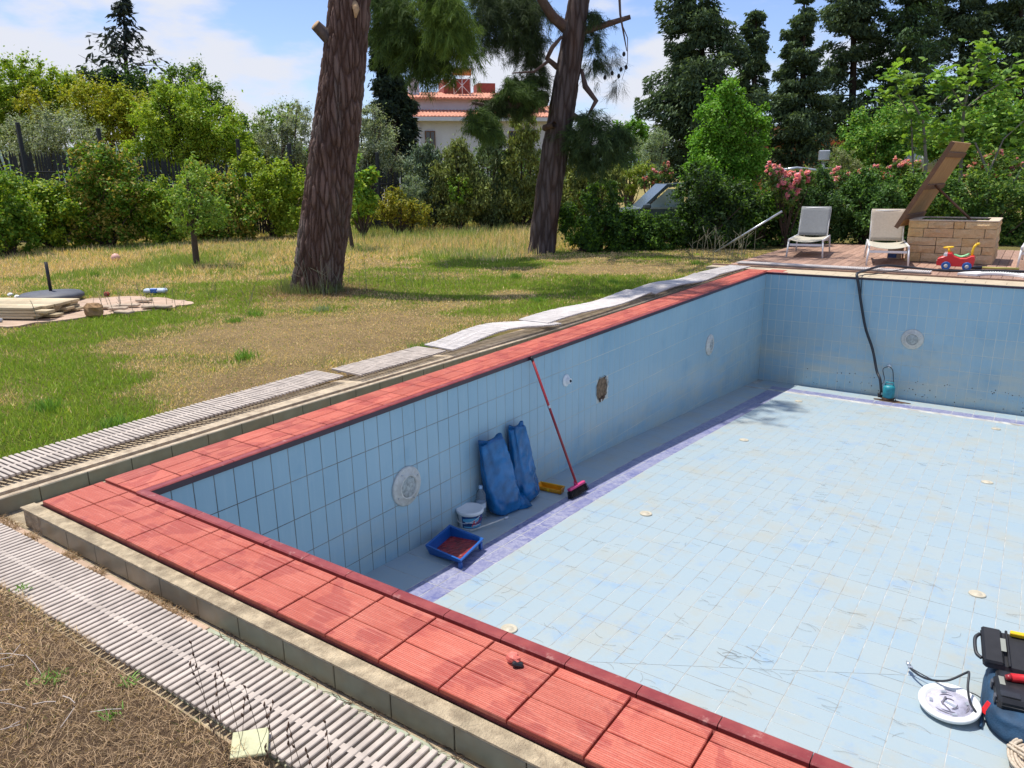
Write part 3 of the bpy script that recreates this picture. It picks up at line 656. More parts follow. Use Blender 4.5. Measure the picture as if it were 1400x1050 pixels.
# taller dry grass at the back
x, y, d = cam_samples(60000, 13, 33, -50, 800); wn_ = vnoise(x, y, 1.3, 12)
ok = (x < -5.0) & (x > -17.5) & (y > 8.5-.0*x) & (wn_ > .35) | ((x < -5.2) & (x > -12) & (y > 12) & (y < 24)); ok &= x < -4.9
ok &= ~((x > -9) & (y < 10)); x, y, d = x[ok], y[ok], d[ok]
strawy = (vnoise(x, y, 2.2, 14)+.3*(x > -9.5)*(y > 10))[:, None] > .45
cc = np.where(strawy & (RNG.uniform(0, 1, (len(x), 1)) < .7), np.array([.74, .60, .34]), np.array([.36, .44, .15]))*RNG.uniform(.7, 1.25, (len(x), 1))
blades('tall_dry_grass', np.stack([x, y, ground_h(x, y)-.01], 1), RNG.uniform(.08, .32, len(x))*np.where(y > 11.5, 1, .6), np.full(len(x), .016), RNG.uniform(.1, .5, len(x)), cc, M['grass'], True)
# dry thatch in the foreground
n = 210000; x = RNG.uniform(-2.6, 3.2, n); y = -.76-RNG.power(1.0, n)*2.2; ok = ~((y > -.80) & (x > 1.0)) & (y < -.785+.03*vnoise(x, x*0, .08, 3)); x, y = x[ok], y[ok]; n = len(x)
dens = vnoise(x, y, .25, 31); v_ = RNG.uniform(0, 1, (n, 1))
cc = np.array([.42, .275, .155])*(1-v_)+np.array([.74, .54, .33])*v_; cc = cc*(.65+.6*dens[:, None]); gr = (RNG.uniform(0, 1, n) < .05) & (dens > .5); cc[gr] = np.array([.10, .15, .03])
blades('dry_thatch', np.stack([x, y, ground_h(x, y)-.002+RNG.uniform(0, .012, n)], 1), RNG.uniform(.014, .045, n), RNG.uniform(.0011, .0026, n), RNG.uniform(.75, .995, n), cc, M['grass'], True)
n = 26000; x = RNG.uniform(-1.9, 1.4, n); y = RNG.uniform(-.77, -.42, n); c_ = vnoise(x, y, .12, 40); ok = (c_ > .55) & ((x < -.42) | (y > -.5)) & (x < 1.2); x, y = x[ok], y[ok]; n = len(x)
blades('dry_leaf_litter', np.stack([x, y, np.full(n, -.122)], 1), RNG.uniform(.01, .05, n), RNG.uniform(.002, .005, n), RNG.uniform(.9, .995, n), np.array([.30, .20, .11])*RNG.uniform(.6, 1.3, (n, 1)), M['grass'], True)

# curved pine needles fallen in the pool and gutter
m_ = MB(); rr = random.Random(5)
def needle(m_, x, y, zf, L_, r=.00055):
    a = rr.uniform(-.5, .5) if rr.random() < .75 else rr.uniform(0, 6.28); k = rr.uniform(-9, 9); pts = []
    for i in range(5): s = (i/4-.5)*L_; pts.append((x+math.cos(a)*s-math.sin(a)*k*s*s, y+math.sin(a)*s+math.cos(a)*k*s*s, zf(x, y)+.003+.002*rr.random()))
    m_.tube(pts, r, 3, False)
for i in range(210):
    cx_, cy_ = rr.uniform(.5, 4.2), 1.2+8.2*rr.random()**1.3
    for j in range(rr.choice([1, 1, 2, 3])): needle(m_, cx_+rr.gauss(0, .04), cy_+rr.gauss(0, .03), lambda a, b: fz(b), rr.uniform(.05, .11))
for i in range(9): needle(m_, 2.45+rr.gauss(0, .10), 1.98+rr.gauss(0, .07), lambda a, b: fz(b), rr.uniform(.06, .14), .0009)
m_.build('fallen_needles', plain('brown pine needles', (.16, .12, .08), .9, var=.4, scale=40))['kind'] = 'stuff'
m_ = MB()
for i in range(150): needle(m_, rr.uniform(1.2, 3.2), rr.uniform(-.50, -.41), lambda a, b: -.124, rr.uniform(.05, .12), .001)
m_.build('gutter_needles', M['rust'])['kind'] = 'stuff'

# ================================================================== FOLIAGE BUILDERS
def unit(v): return v/np.maximum(np.linalg.norm(v, axis=1, keepdims=True), 1e-9)
def leaf_cards(P, Nrm, Ln, Wd, cols, droop=None, tipdir=None):
    n = len(P); rnd = unit(RNG.normal(size=(n, 3))); t = rnd if tipdir is None else unit(tipdir+.35*rnd)
    t = unit(t-Nrm*(t*Nrm).sum(1, keepdims=True)); s = np.cross(Nrm, t); L_ = Ln[:, None]; W_ = Wd[:, None]
    V = np.stack([P-t*L_*.5, P+s*W_*.5-t*L_*.05+Nrm*W_*.12, P+t*L_*.5, P-s*W_*.5-t*L_*.05+Nrm*W_*.12], 1).reshape(-1, 3)
    return V, np.arange(n*4).reshape(-1, 4), np.repeat(cols, 4, axis=0)
def clumps(blobs, per, sub=.30, nsub=None, squash=1.0):
    """leaf points on many uneven, stretched clumps and shoots spread through and beyond big blobs"""
    out_p, out_n = [], []; tot = sum(b[3]**2 for b in blobs)
    for cx_, cy_, cz_, r, *sq in blobs:
        szq = sq[0] if sq else 1.0; k = nsub or max(20, int(64*min(1.6, r)**.5)); m = int(per*r*r/tot); c = unit(RNG.normal(size=(k, 3)))
        lump = .80+.45*(vnoise(c[:, 0]*1.5+cx_, c[:, 1]*1.5+c[:, 2]*1.3+cz_, .8, 5)); rad = r*RNG.uniform(.30, 1.05, (k, 1))**.55*lump[:, None]; cen = c*rad*np.array([1, 1, szq]); sr = r*sub*RNG.uniform(.35, 1.35, k)
        ax = unit(c*.6+RNG.normal(size=(k, 3))*.5+np.array([0, 0, .7])); st = RNG.uniform(.7, 2.4, k); w8 = sr**1.6; pick = RNG.choice(k, m, p=w8/w8.sum())
        dirn = unit(RNG.normal(size=(m, 3))); dd = np.abs(RNG.normal(size=(m, 1))*.55+.45); off = dirn*dd*sr[pick][:, None]*.8; al = (off*ax[pick]).sum(1, keepdims=True); off += ax[pick]*al*(st[pick][:, None]-1)
        out_p.append(np.array([cx_, cy_, cz_])+cen[pick]+off); out_n.append(unit(unit(off+1e-6)*.35+unit(cen[pick]+1e-6)*.25+RNG.normal(size=(m, 3))*.65+np.array([0, 0, .5])))
    return np.concatenate(out_p), np.concatenate(out_n)
def colvar(n, base, var=.25, alt=None, palt=.0, P=None, patch=.0):
    c = np.array(base)*(1+RNG.uniform(-var, var, (n, 1)))*(1+RNG.uniform(-.08, .08, (n, 3)))
    if alt is not None:
        m = RNG.uniform(0, 1, n) < palt
        if P is not None and patch: m = RNG.uniform(0, 1, n) < np.clip(palt+patch*(vnoise(P[:, 0]+P[:, 2]*.7, P[:, 1]+P[:, 2], .5, 77)-.5)*2, 0, 1)
        c[m] = np.array(alt)*(1+RNG.uniform(-var, var, (m.sum(), 1)))
    return np.clip(c, 0, 1)
def crown(root, blobs, n, size, col, alt=None, palt=0, aspect=.55, sub=.30, var=.25, mat='leaf', minz=None, name='crown', patch=.3, nsub=None):
    P, Nn = clumps(blobs, n, sub, nsub)
    if minz is not None: k = P[:, 2] > minz; P, Nn = P[k], Nn[k]
    L_ = size*RNG.uniform(.6, 1.3, len(P)); V, F, C_ = leaf_cards(P, Nn, L_, L_*aspect, colvar(len(P), col, var, alt, palt, P, patch))
    return link(name, np_mesh(name, V, F, M[mat], C_), root)
def woody(root, paths, mat='twig', col=(.12, .09, .07), name='trunk', n=6):
    m_ = MB()
    for pts, r in paths: m_.tube(pts, r, n, False)
    me = m_.mesh(name, M[mat]); a = me.attributes.new('Col', 'FLOAT_COLOR', 'POINT'); c = np.ones((len(me.vertices), 4), np.float32); c[:, :3] = np.array(col)*RNG.uniform(.85, 1.15, (len(me.vertices), 1)); a.data.foreach_set('color', c.ravel()); return link(name, me, root)
def limbs(base, blobs, r0, spread=.25):
    b = Vector(base); out_ = []
    for cx_, cy_, cz_, r, *_ in blobs:
        for k in range(4):
            tgt = Vector((cx_+RNG.normal()*r*.45, cy_+RNG.normal()*r*.45, cz_+r*RNG.uniform(0, .6))); m1_ = b.lerp(tgt, .45)+Vector((RNG.normal()*spread*r, RNG.normal()*spread*r, 0)); st = b+Vector((RNG.normal()*.05, RNG.normal()*.05, 0)); out_.append(([st, b.lerp(m1_, .5), m1_, tgt], [r0, r0*.7, r0*.45, r0*.15]))
    return out_
def blob(px, py, d, rpx, sq=1.0): p = at(px, py, d); return (p.x, p.y, p.z, rpx*mpp(d), sq)
def gpt(px, d): p = at(px, 243, d); return (p.x, p.y, -.07)
def shrub(name, label, cat, px, d, blobs, n, size, col, alt=None, palt=0, group=None, r0=.03, aspect=.55, sub=.3, var=.25, mat='leaf', stem=True, patch=.3, part='crown', nsub=None, trunk='trunk'):
    b = gpt(px, d); root = empty(name, (0, 0, 0), 0, label, cat, group); bl = [blob(*q_) for q_ in blobs]
    if stem: woody(root, limbs(b, bl, r0), name=trunk)
    crown(root, bl, n, size, col, alt, palt, aspect, sub, var, mat, -.06, part, patch, nsub); return root

# ================================================================== BACKGROUND VEGETATION (left to right)
GL = (.22, .34, .035); YG = (.36, .44, .045); DG = (.055, .115, .028); OL = (.40, .45, .31); MG = (.14, .26, .03)
GH = 'leafy shrubs of the hedge along the picket fence'
shrub('hedge_shrub', 'dark leafy hedge shrub at the far left edge reaching lowest onto the lawn', 'shrub', -5, 17.5, [(-30, 300, 17.5, 55), (-5, 270, 17.5, 42), (20, 308, 17.5, 40)], 26000, .085, MG, YG, .3, GH)
shrub('hedge_shrub', 'yellow green hedge shrub just left of the dark picket section', 'shrub', 55, 19, [(35, 292, 19, 38), (70, 280, 19, 32), (95, 305, 19, 32), (60, 318, 19, 26)], 26000, .085, MG, YG, .5, GH)
shrub('hedge_shrub', 'tall reddish tipped hedge shrub in front of the picket fence gap', 'shrub', 135, 19.5, [(130, 225, 19.5, 32), (150, 262, 19.5, 42), (115, 295, 19.5, 40), (165, 305, 19.5, 34)], 32000, .085, MG, (.42, .34, .08), .4, GH)
shrub('hedge_shrub', 'bright green hedge shrub behind the small lawn tree', 'shrub', 215, 20, [(200, 285, 20, 32), (228, 272, 20, 28), (225, 300, 20, 34), (185, 308, 20, 24)], 28000, .085, MG, YG, .55, GH)
shrub('hedge_shrub', 'hedge shrub with orange new leaves right of the small lawn tree', 'shrub', 300, 21, [(272, 245, 21, 20), (300, 272, 21, 32), (320, 295, 21, 32), (280, 306, 21, 26)], 28000, .085, MG, (.40, .34, .07), .45, GH)
shrub('hedge_shrub', 'yellow leaved hedge shrub immediately left of the big pine trunk', 'shrub', 365, 22, [(345, 240, 22, 28), (380, 240, 22, 22), (372, 275, 22, 34), (400, 290, 22, 30), (408, 258, 22, 20)], 26000, .085, GL, YG, .6, GH)
shrub('hedge_shrub', 'bright green climbing shrub immediately right of the big pine trunk', 'shrub', 492, 21, [(490, 250, 21, 16), (500, 275, 21, 18), (485, 292, 21, 16), (508, 240, 21, 11)], 7000, .10, (.22, .40, .06), YG, .3, GH)
shrub('yellow_bush', 'low yellowish bush at the grass edge right of the big pine', 'shrub', 540, 22, [(515, 292, 22, 16), (545, 285, 22, 22), (572, 292, 22, 18), (540, 268, 22, 12)], 9000, .07, (.40, .36, .05), (.22, .26, .05), .4)
# tall scrub behind the fence
GB = 'trees and tall scrub behind the picket fence'
shrub('olive_tree', 'wide grey olive tree showing above the picket section at far left', 'tree', 80, 26, [(25, 190, 26, 30), (70, 183, 26, 34), (110, 187, 26, 32), (60, 208, 26, 30)], 26000, .085, OL, (.10, .13, .08), .3, None, .09, .3)
shrub('olive_tree', 'grey green olive tree left behind the big pine trunk', 'tree', 385, 27, [(370, 185, 27, 26), (400, 165, 27, 26), (405, 200, 27, 28)], 15000, .085, OL, (.11, .14, .08), .35, None, .09, .3)
shrub('olive_tree', 'tall silvery olive tree right behind the big pine trunk', 'tree', 505, 25, [(505, 165, 25, 22), (510, 195, 25, 32), (520, 222, 25, 32), (495, 215, 25, 28)], 26000, .08, OL, (.12, .15, .09), .3, None, .09, .3)
shrub('broadleaf_tree', 'dense green tree at the top left corner below the hill', 'tree', 20, 31, [(-15, 125, 31, 42), (30, 130, 31, 40), (-10, 165, 31, 45), (60, 118, 31, 26), (95, 128, 31, 24), (75, 150, 31, 30)], 42000, .12, GL, YG, .4, GB, .1)
shrub('broadleaf_tree', 'yellowish rounded tree above the picket fence left of the feathery green one', 'tree', 135, 29, [(110, 148, 29, 32), (150, 145, 29, 32), (190, 150, 29, 26), (165, 165, 29, 28), (130, 172, 29, 24), (45, 143, 29, 18)], 30000, .10, (.33, .38, .04), (.46, .42, .04), .35, GB, .1)
shrub('broadleaf_tree', 'large light green feathery tree between the fir and the big pine', 'tree', 255, 27, [(220, 165, 27, 34), (260, 160, 27, 40), (300, 180, 27, 34), (240, 205, 27, 36), (285, 212, 27, 32), (325, 205, 27, 22), (195, 215, 27, 26), (225, 135, 27, 14)], 58000, .10, (.28, .42, .05), YG, .45, GB, .1)
shrub('broadleaf_tree', 'open crowned dark tree poking above the light green feathery one', 'tree', 255, 34, [(235, 112, 34, 18), (262, 104, 34, 16), (283, 128, 34, 20), (300, 150, 34, 16), (218, 130, 34, 16)], 9000, .11, (.13, .20, .05), MG, .4, GB, .08, sub=.42)
shrub('broadleaf_tree', 'mid green tree closing the gap left of the big pine', 'tree', 350, 33, [(340, 185, 33, 24), (365, 170, 33, 20), (395, 160, 33, 18), (330, 165, 33, 10), (350, 205, 33, 30), (405, 215, 33, 30), (395, 240, 33, 26)], 16000, .11, GL, MG, .4, GB, .08)
shrub('broadleaf_tree', 'dark low tree under the fir at upper left', 'tree', 180, 36, [(150, 118, 36, 22), (190, 125, 36, 24), (120, 108, 36, 14)], 12000, .12, (.07, .13, .05), MG, .3, GB, .08)
GM = 'scrubby junipers in front of the white house'
for k, (px, d, bl, col, lab) in enumerate([
    (585, 24, [(580, 245, 24, 26, 1.4), (588, 218, 24, 14, 1.4), (575, 282, 24, 24), (600, 275, 24, 24)], (.20, .27, .17), 'bluish juniper nearest the grey olive tree'),
    (625, 23.5, [(625, 240, 23.5, 26, 1.4), (628, 212, 23.5, 14, 1.4), (622, 280, 23.5, 27), (645, 272, 23.5, 24)], (.27, .32, .10), 'yellow green juniper below the house window'),
    (668, 24, [(668, 240, 24, 28, 1.4), (672, 192, 24, 20, 1.6), (668, 280, 24, 28), (690, 270, 24, 26)], (.21, .28, .12), 'tall juniper with brownish base under the pine bough'),
    (712, 24, [(712, 235, 24, 28, 1.4), (716, 180, 24, 21, 1.7), (708, 278, 24, 28), (745, 272, 24, 24)], (.28, .33, .09), 'tallest juniper just left of the second pine trunk'),
    (790, 23.5, [(790, 240, 23.5, 24, 1.3), (800, 275, 23.5, 28), (830, 250, 23.5, 22)], (.27, .31, .08), 'yellow tinged juniper right of the second pine trunk')]):
    b = gpt(px, d); root = empty('juniper', (0, 0, 0), 0, lab, 'shrub', GM); B_ = [blob(*q_) for q_ in bl]; woody(root, limbs(b, B_, .05))
    P, Nn = clumps(B_, 34000, .34); P = P[P[:, 2] > -.06]; n = len(P); L_ = .13*RNG.uniform(.6, 1.3, n); td = RNG.normal(size=(n, 3))*.5+np.array([0, 0, 1.1]); Nn = unit(RNG.normal(size=(n, 3)))
    V, F, C_ = leaf_cards(P, Nn, L_, L_*.3, colvar(n, col, .3, tuple(c*.45 for c in col), .3), tipdir=td); link('crown', np_mesh('crown', V, F, M['needle'], C_), root)
shrub('dark_scrub', 'mass of dark scrub filling in behind the junipers', 'shrub', 670, 29, [(590, 245, 29, 26), (630, 252, 29, 26), (670, 235, 29, 32), (710, 240, 29, 32), (750, 240, 29, 30), (610, 275, 29, 30), (660, 275, 29, 30), (720, 275, 29, 30)], 34000, .10, (.07, .12, .05), MG, .3, None, .05)
shrub('bush', 'grey green feathery bush at the tall grass edge left of the junipers', 'shrub', 560, 22.5, [(565, 262, 22.5, 16, 1.4), (555, 285, 22.5, 14)], 7000, .07, (.26, .33, .22), None, 0, None, .02, .25)
shrub('broadleaf_tree', 'mid green tree seen through the gap right of the second pine', 'tree', 860, 36, [(840, 190, 36, 20), (868, 178, 36, 18), (880, 195, 36, 16), (855, 210, 36, 24)], 14000, .12, (.18, .36, .06), MG, .4, GB, .08)
shrub('olive_tree', 'small grey olive in the gap left of the leafy green tree', 'tree', 895, 28, [(885, 205, 28, 14), (900, 190, 28, 14), (895, 225, 28, 18)], 8000, .075, (.32, .40, .26), None, 0, None, .05, .3)
shrub('bush', 'yellow green bush in the gap behind the car bonnet', 'shrub', 850, 26, [(835, 240, 26, 18), (862, 248, 26, 16), (880, 232, 26, 14), (815, 255, 26, 18)], 10000, .07, (.34, .38, .08), GL, .4, None, .03)

# ---- hedges by the deck
GR = 'sections of the dense hedge behind the deck'
def hedge_part(lab, px, d, bl, n, col=DG, alt=MG, palt=.35, size=.075): return shrub('hedge_shrub', lab, 'hedge', px, d, bl, n, size, col, alt, palt, GR, .03, .5, .28)
hedge_part('very dark hedge section right beside the second pine trunk', 800, 16.6, [(800, 305, 16.6, 36), (825, 270, 16.6, 26), (830, 320, 16.6, 36)], 24000)
hedge_part('dark hedge section under the parked car window', 872, 16.8, [(862, 322, 16.8, 32), (902, 326, 16.8, 32), (882, 312, 16.8, 18), (842, 306, 16.8, 20)], 28000)
hedge_part('dark bushy hedge section under the bright leafy tree', 955, 17, [(950, 308, 17, 34), (982, 308, 17, 42), (965, 262, 17, 32), (1005, 275, 17, 32), (950, 240, 17, 17)], 42000, (.055, .10, .035), MG, .25)
hedge_part('dark hedge section touching the leaning grey pole', 1035, 17.2, [(1030, 305, 17.2, 40), (1055, 285, 17.2, 34), (1005, 318, 17.2, 32)], 28000)
hedge_part('glossy hedge section behind the grey lounger', 1110, 17.4, [(1090, 295, 17.4, 38), (1130, 290, 17.4, 38), (1115, 262, 17.4, 26), (1110, 318, 17.4, 32), (1075, 320, 17.4, 28)], 42000, (.065, .13, .04), (.14, .26, .06), .35)
hedge_part('glossy hedge section behind the beige lounger', 1190, 17.2, [(1170, 285, 17.2, 38), (1210, 280, 17.2, 40), (1190, 312, 17.2, 38), (1180, 258, 17.2, 24)], 42000, (.07, .145, .04), (.14, .27, .06), .35)
hedge_part('light edged hedge section behind the open wooden lid', 1265, 17, [(1255, 275, 17, 36), (1290, 285, 17, 38), (1250, 310, 17, 32), (1280, 258, 17, 24)], 38000, (.10, .20, .045), (.23, .36, .06), .4)
hedge_part('hedge section right of the stone box at the photo edge', 1375, 17, [(1340, 280, 17, 40), (1385, 285, 17, 44), (1390, 330, 17, 36), (1350, 320, 17, 34), (1430, 290, 17, 44)], 52000, (.09, .18, .045), (.24, .34, .06), .4)
# oleanders
def oleander(lab, px, d, bl, nl, nf, fl=(.95, .38, .50)):
    root = shrub('oleander', lab, 'shrub', px, d, bl, nl, .13, (.12, .22, .06), (.25, .32, .08), .3, 'flowering oleanders behind the hedge', .02, .22)
    B_ = [blob(*q_) for q_ in bl]; P, Nn = clumps(B_, nf*14, .16, 16); P = P+np.array([0, 0, .05]); V, F, C_ = leaf_cards(P, Nn, np.full(len(P), .07), np.full(len(P), .062), colvar(len(P), fl, .22, (.90, .52, .58), .35)); link('blossoms', np_mesh('blossoms', V, F, M['leaf'], C_), root)
oleander('oleander thick with pink blossom above the leaning pole', 1080, 16.9, [(1065, 250, 16.6, 13), (1086, 252, 16.6, 16), (1104, 244, 16.6, 12), (1056, 236, 16.6, 10), (1080, 266, 16.6, 14)], 3600, 620)
oleander('oleander with sparse pink heads behind the middle of the hedge', 1160, 19.5, [(1150, 243, 19.5, 12), (1168, 246, 19.5, 12), (1140, 250, 19.5, 10), (1195, 236, 19.5, 9)], 3500, 90)
oleander('oleander with pink heads just left of the open wooden lid', 1235, 19.5, [(1225, 232, 19.5, 11), (1245, 232, 19.5, 11), (1215, 240, 19.5, 9)], 3000, 100)
oleander('oleander with faded pink heads right of the open wooden lid', 1360, 19, [(1345, 225, 19, 16), (1375, 228, 19, 18), (1330, 240, 19, 14), (1390, 245, 19, 16)], 6000, 120, (.60, .22, .26))
oleander('small oleander blooming above the parked car roof', 905, 22, [(895, 243, 22, 10), (912, 236, 22, 9), (880, 252, 22, 7)], 1800, 80, (.66, .24, .26))
# ---- bright leafy trees right
shrub('leafy_tree', 'bright green leafy tree standing in the dark hedge left of the deck', 'tree', 985, 18.6, [(990, 165, 18.6, 40), (972, 205, 18.6, 38), (1015, 200, 18.6, 40), (985, 240, 18.6, 48), (1025, 165, 18.6, 22), (958, 235, 18.6, 22), (1000, 138, 18.6, 20)], 64000, .078, (.18, .38, .045), MG, .22, None, .05, sub=.24, patch=.2)
shrub('leafy_tree', 'rounded green tree behind the hedge between post and fig', 'tree', 1205, 23, [(1190, 195, 23, 36), (1230, 190, 23, 34), (1205, 218, 23, 34), (1175, 222, 23, 26)], 46000, .085, (.13, .29, .05), (.30, .44, .08), .35, None, .06)
shrub('bush', 'olive grey brush behind the pale post', 'shrub', 1155, 21.5, [(1150, 215, 21.5, 14), (1165, 228, 21.5, 14), (1145, 235, 21.5, 12)], 7000, .06, (.28, .32, .16), None, 0, None, .02, .3)
shrub('leafy_tree', 'green tree filling the background at the right photo edge', 'tree', 1360, 21, [(1340, 180, 21, 36), (1385, 170, 21, 38), (1310, 195, 21, 34), (1400, 215, 21, 40), (1350, 215, 21, 34), (1285, 200, 21, 26)], 60000, .10, (.14, .30, .05), (.31, .42, .07), .3, None, .06, sub=.26)

# ---- fig tree: large lobed leaves on pale limbs
root = empty('fig_tree', (0, 0, 0), 0, 'fig tree with big lobed leaves and pale limbs behind the stone box', 'tree')
D_ = 18.2; fp = []
def fpath(pts, r0, r1): fp.append(([at(a, b, D_+c) for a, b, c in pts], list(np.linspace(r0, r1, len(pts)))))
fpath([(1262, 330, 0), (1266, 220, 0), (1262, 165, .1), (1242, 128, .2), (1230, 108, .3)], .045, .012)
fpath([(1262, 165, .1), (1285, 145, .1), (1300, 128, .2)], .02, .01)
fpath([(1310, 330, .3), (1314, 215, .2), (1318, 145, .1), (1330, 100, 0), (1348, 62, 0)], .05, .012)
fpath([(1318, 150, .1), (1306, 128, .1), (1290, 105, .2)], .022, .01); fpath([(1318, 150, .1), (1345, 128, 0), (1378, 108, 0), (1390, 105, 0)], .022, .01)
fpath([(1345, 330, -.2), (1352, 240, -.2), (1340, 210, -.2), (1333, 195, -.2)], .035, .02); fpath([(1352, 235, -.2), (1372, 190, -.3), (1400, 165, -.3)], .022, .01)
fpath([(1380, 340, -.3), (1385, 250, -.3), (1400, 225, -.3)], .03, .02); fpath([(1250, 330, .2), (1248, 220, .2), (1246, 165, .2), (1228, 128, .1)], .03, .01)
woody(root, fp, col=(.30, .27, .23), name='trunk', n=7)
lobes = [(0, -.5), (.22, -.42), (.42, -.1), (.20, -.08), (.34, .30), (.10, .12), (0, .5), (-.10, .12), (-.34, .30), (-.20, -.08), (-.42, -.1), (-.22, -.42)]
tips = [(1230, 104, 26, 55), (1245, 125, 24, 40), (1300, 118, 24, 50), (1288, 102, 18, 32), (1345, 68, 20, 48), (1355, 90, 16, 26), (1330, 98, 22, 38), (1385, 106, 24, 50), (1372, 130, 22, 30), (1265, 150, 26, 42), (1320, 160, 30, 46), (1290, 175, 30, 48), (1350, 172, 30, 44), (1395, 160, 26, 42), (1240, 170, 24, 34), (1330, 205, 28, 30), (1395, 210, 30, 40), (1270, 195, 24, 30), (1365, 240, 26, 34), (1205, 128, 16, 18)]
Vs, Fs, Cs = [], [], []; kk = 0
for px, py, rp, cnt in tips:
    c0 = at(px, py, D_); R_ = rp*mpp(D_)
    for i in range(cnt):
        p = Vector((c0.x, c0.y, c0.z))+Vector((RNG.normal(), RNG.normal(), RNG.normal()*.7))*R_*.55; nrm = Vector((RNG.normal()*.45, RNG.normal()*.45, 1)).normalized(); t = Vector((RNG.normal(), RNG.normal(), -.3)); t = (t-nrm*t.dot(nrm)).normalized(); s = nrm.cross(t); sz = RNG.uniform(.14, .26)
        Vs.append(tuple(p+nrm*.02)); base_i = kk
        for a, b in lobes: Vs.append(tuple(p+s*a*sz+t*b*sz-nrm*.10*sz*(abs(a)*2+abs(b))))
        for j in range(12): Fs.append((base_i, base_i+1+j, base_i+1+(j+1) % 12))
        cc = np.array([.26, .42, .07])*RNG.uniform(.65, 1.25) if RNG.uniform() < .75 else np.array([.14, .28, .06])*RNG.uniform(.7, 1.2)
        Cs += [cc]*13; kk += 13
link('leaves', np_mesh('leaves', Vs, Fs, M['leaf'], np.array(Cs)), root)

# ---- dark drooping conifers
def conifer(lab, px, d, basey, topy, wpx, n, col=(.06, .10, .055), light_tone=(.20, .28, .11), cat='tree', group=None, seed=1, ragged=.35, gaps=.2, name='conifer', lean=0, prof=None, bw=None):
    R2 = np.random.default_rng(seed); b = Vector(gpt(px, d)); top = at(px+lean, topy, d); H_ = top.z-b.z; W_ = wpx*mpp(d); root = empty(name, (0, 0, 0), 0, lab, cat, group)
    zlow = max(0.6, at(px, basey, d).z)
    paths = [([b, b.lerp(top, .5)+Vector((.1, .05, 0)), top], [.22, .14, .02])]; Ps, Ts, Cc = [], [], []
    nb_ = int(H_*11); per = n//nb_
    for i in range(nb_):
        f = R2.uniform(0, 1)**.9; z = zlow+(top.z-zlow)*f; a = R2.uniform(0, 2*np.pi); rel = (prof(f) if prof else (1-f)**.75+.04)
        ln = W_*rel*(1-ragged+R2.uniform(0, 2*ragged)); o_ = b.lerp(top, max(0, (z-b.z)/H_)); dr = Vector((math.cos(a), math.sin(a), 0)); rise = R2.uniform(-.15, .75); pts = [o_+dr*(ln*t)+Vector((0, 0, ln*(rise*t-.35*t*t+.10*t**3))) for t in (0, .35, .7, 1)]
        paths.append((pts, [.04*(1-f*.6), .03*(1-f*.6), .015, .005])); m = max(12, int(per*(.35+rel)*1.2)); t = R2.uniform(.12, 1.05, m)**.8
        c0 = np.array([np.interp(t, [0, .35, .7, 1.05], [p[k] for p in pts]) for k in range(3)]).T; side = np.array([-dr.y, dr.x, 0]); lat = R2.normal(size=m)*(ln*.15+.10)*(1.1-t*.5); vert = R2.uniform(-1, .35, m)*(ln*.16+.12)
        Ps.append(c0+side*lat[:, None]+np.array([0, 0, 1])*vert[:, None]); Ts.append(np.array(dr)*.7+side*np.sign(lat)[:, None]*.35+np.array([0, 0, -.55])); up = np.clip(vert/(ln*.16+.12)*.9+.5, 0, 1)[:, None]*R2.uniform(.3, 1, (m, 1)); Cc.append(np.array(col)*(1-up)+np.array(light_tone)*up)  # spray tops blend to the lighter tone: sunlit tops painted into leaf colour
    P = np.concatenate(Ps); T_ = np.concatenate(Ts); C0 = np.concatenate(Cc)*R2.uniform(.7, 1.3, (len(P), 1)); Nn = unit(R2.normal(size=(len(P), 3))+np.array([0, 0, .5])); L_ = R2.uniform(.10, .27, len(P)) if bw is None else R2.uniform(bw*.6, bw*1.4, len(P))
    V, F, C_ = leaf_cards(P, Nn, L_, L_*.34, C0, tipdir=T_); link('crown', np_mesh('crown', V, F, M['needle'], C_), root); woody(root, paths, col=(.06, .045, .035), n=5); return root
GC = 'dark drooping cypresses across the far right'
cyp = lambda f: (.30+.75*(1-f)**.8) if f < .9 else .35
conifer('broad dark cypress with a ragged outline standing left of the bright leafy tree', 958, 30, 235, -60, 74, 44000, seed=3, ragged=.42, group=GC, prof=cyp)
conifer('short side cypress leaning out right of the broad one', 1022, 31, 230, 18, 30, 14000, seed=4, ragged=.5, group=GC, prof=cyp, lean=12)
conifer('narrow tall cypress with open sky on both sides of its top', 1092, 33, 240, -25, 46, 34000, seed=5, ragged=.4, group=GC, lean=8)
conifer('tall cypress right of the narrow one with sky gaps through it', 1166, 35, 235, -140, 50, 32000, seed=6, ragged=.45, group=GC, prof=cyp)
conifer('tall dense cypress behind the rounded green tree', 1240, 34, 235, -160, 56, 38000, seed=7, ragged=.4, group=GC, prof=cyp, light_tone=(.14, .26, .06))
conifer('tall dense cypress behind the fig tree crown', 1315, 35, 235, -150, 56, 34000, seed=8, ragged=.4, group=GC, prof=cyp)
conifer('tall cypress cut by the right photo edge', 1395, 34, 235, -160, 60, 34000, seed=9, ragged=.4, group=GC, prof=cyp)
conifer('dark fir with bare tiered branches rising above the scrub at upper left', 168, 37, 160, -8, 62, 1300, seed=10, ragged=.45, name='fir_tree', prof=lambda f: (1-f)**.85+.03, bw=.34, col=(.035, .05, .05), light_tone=(.06, .08, .065))
conifer('dark bushy conifer between the big pine trunk and the white house', 535, 30, 235, -30, 44, 34000, seed=11, ragged=.35, name='fir_tree', prof=lambda f: .75-.3*f, col=(.03, .05, .035), light_tone=(.08, .12, .06))

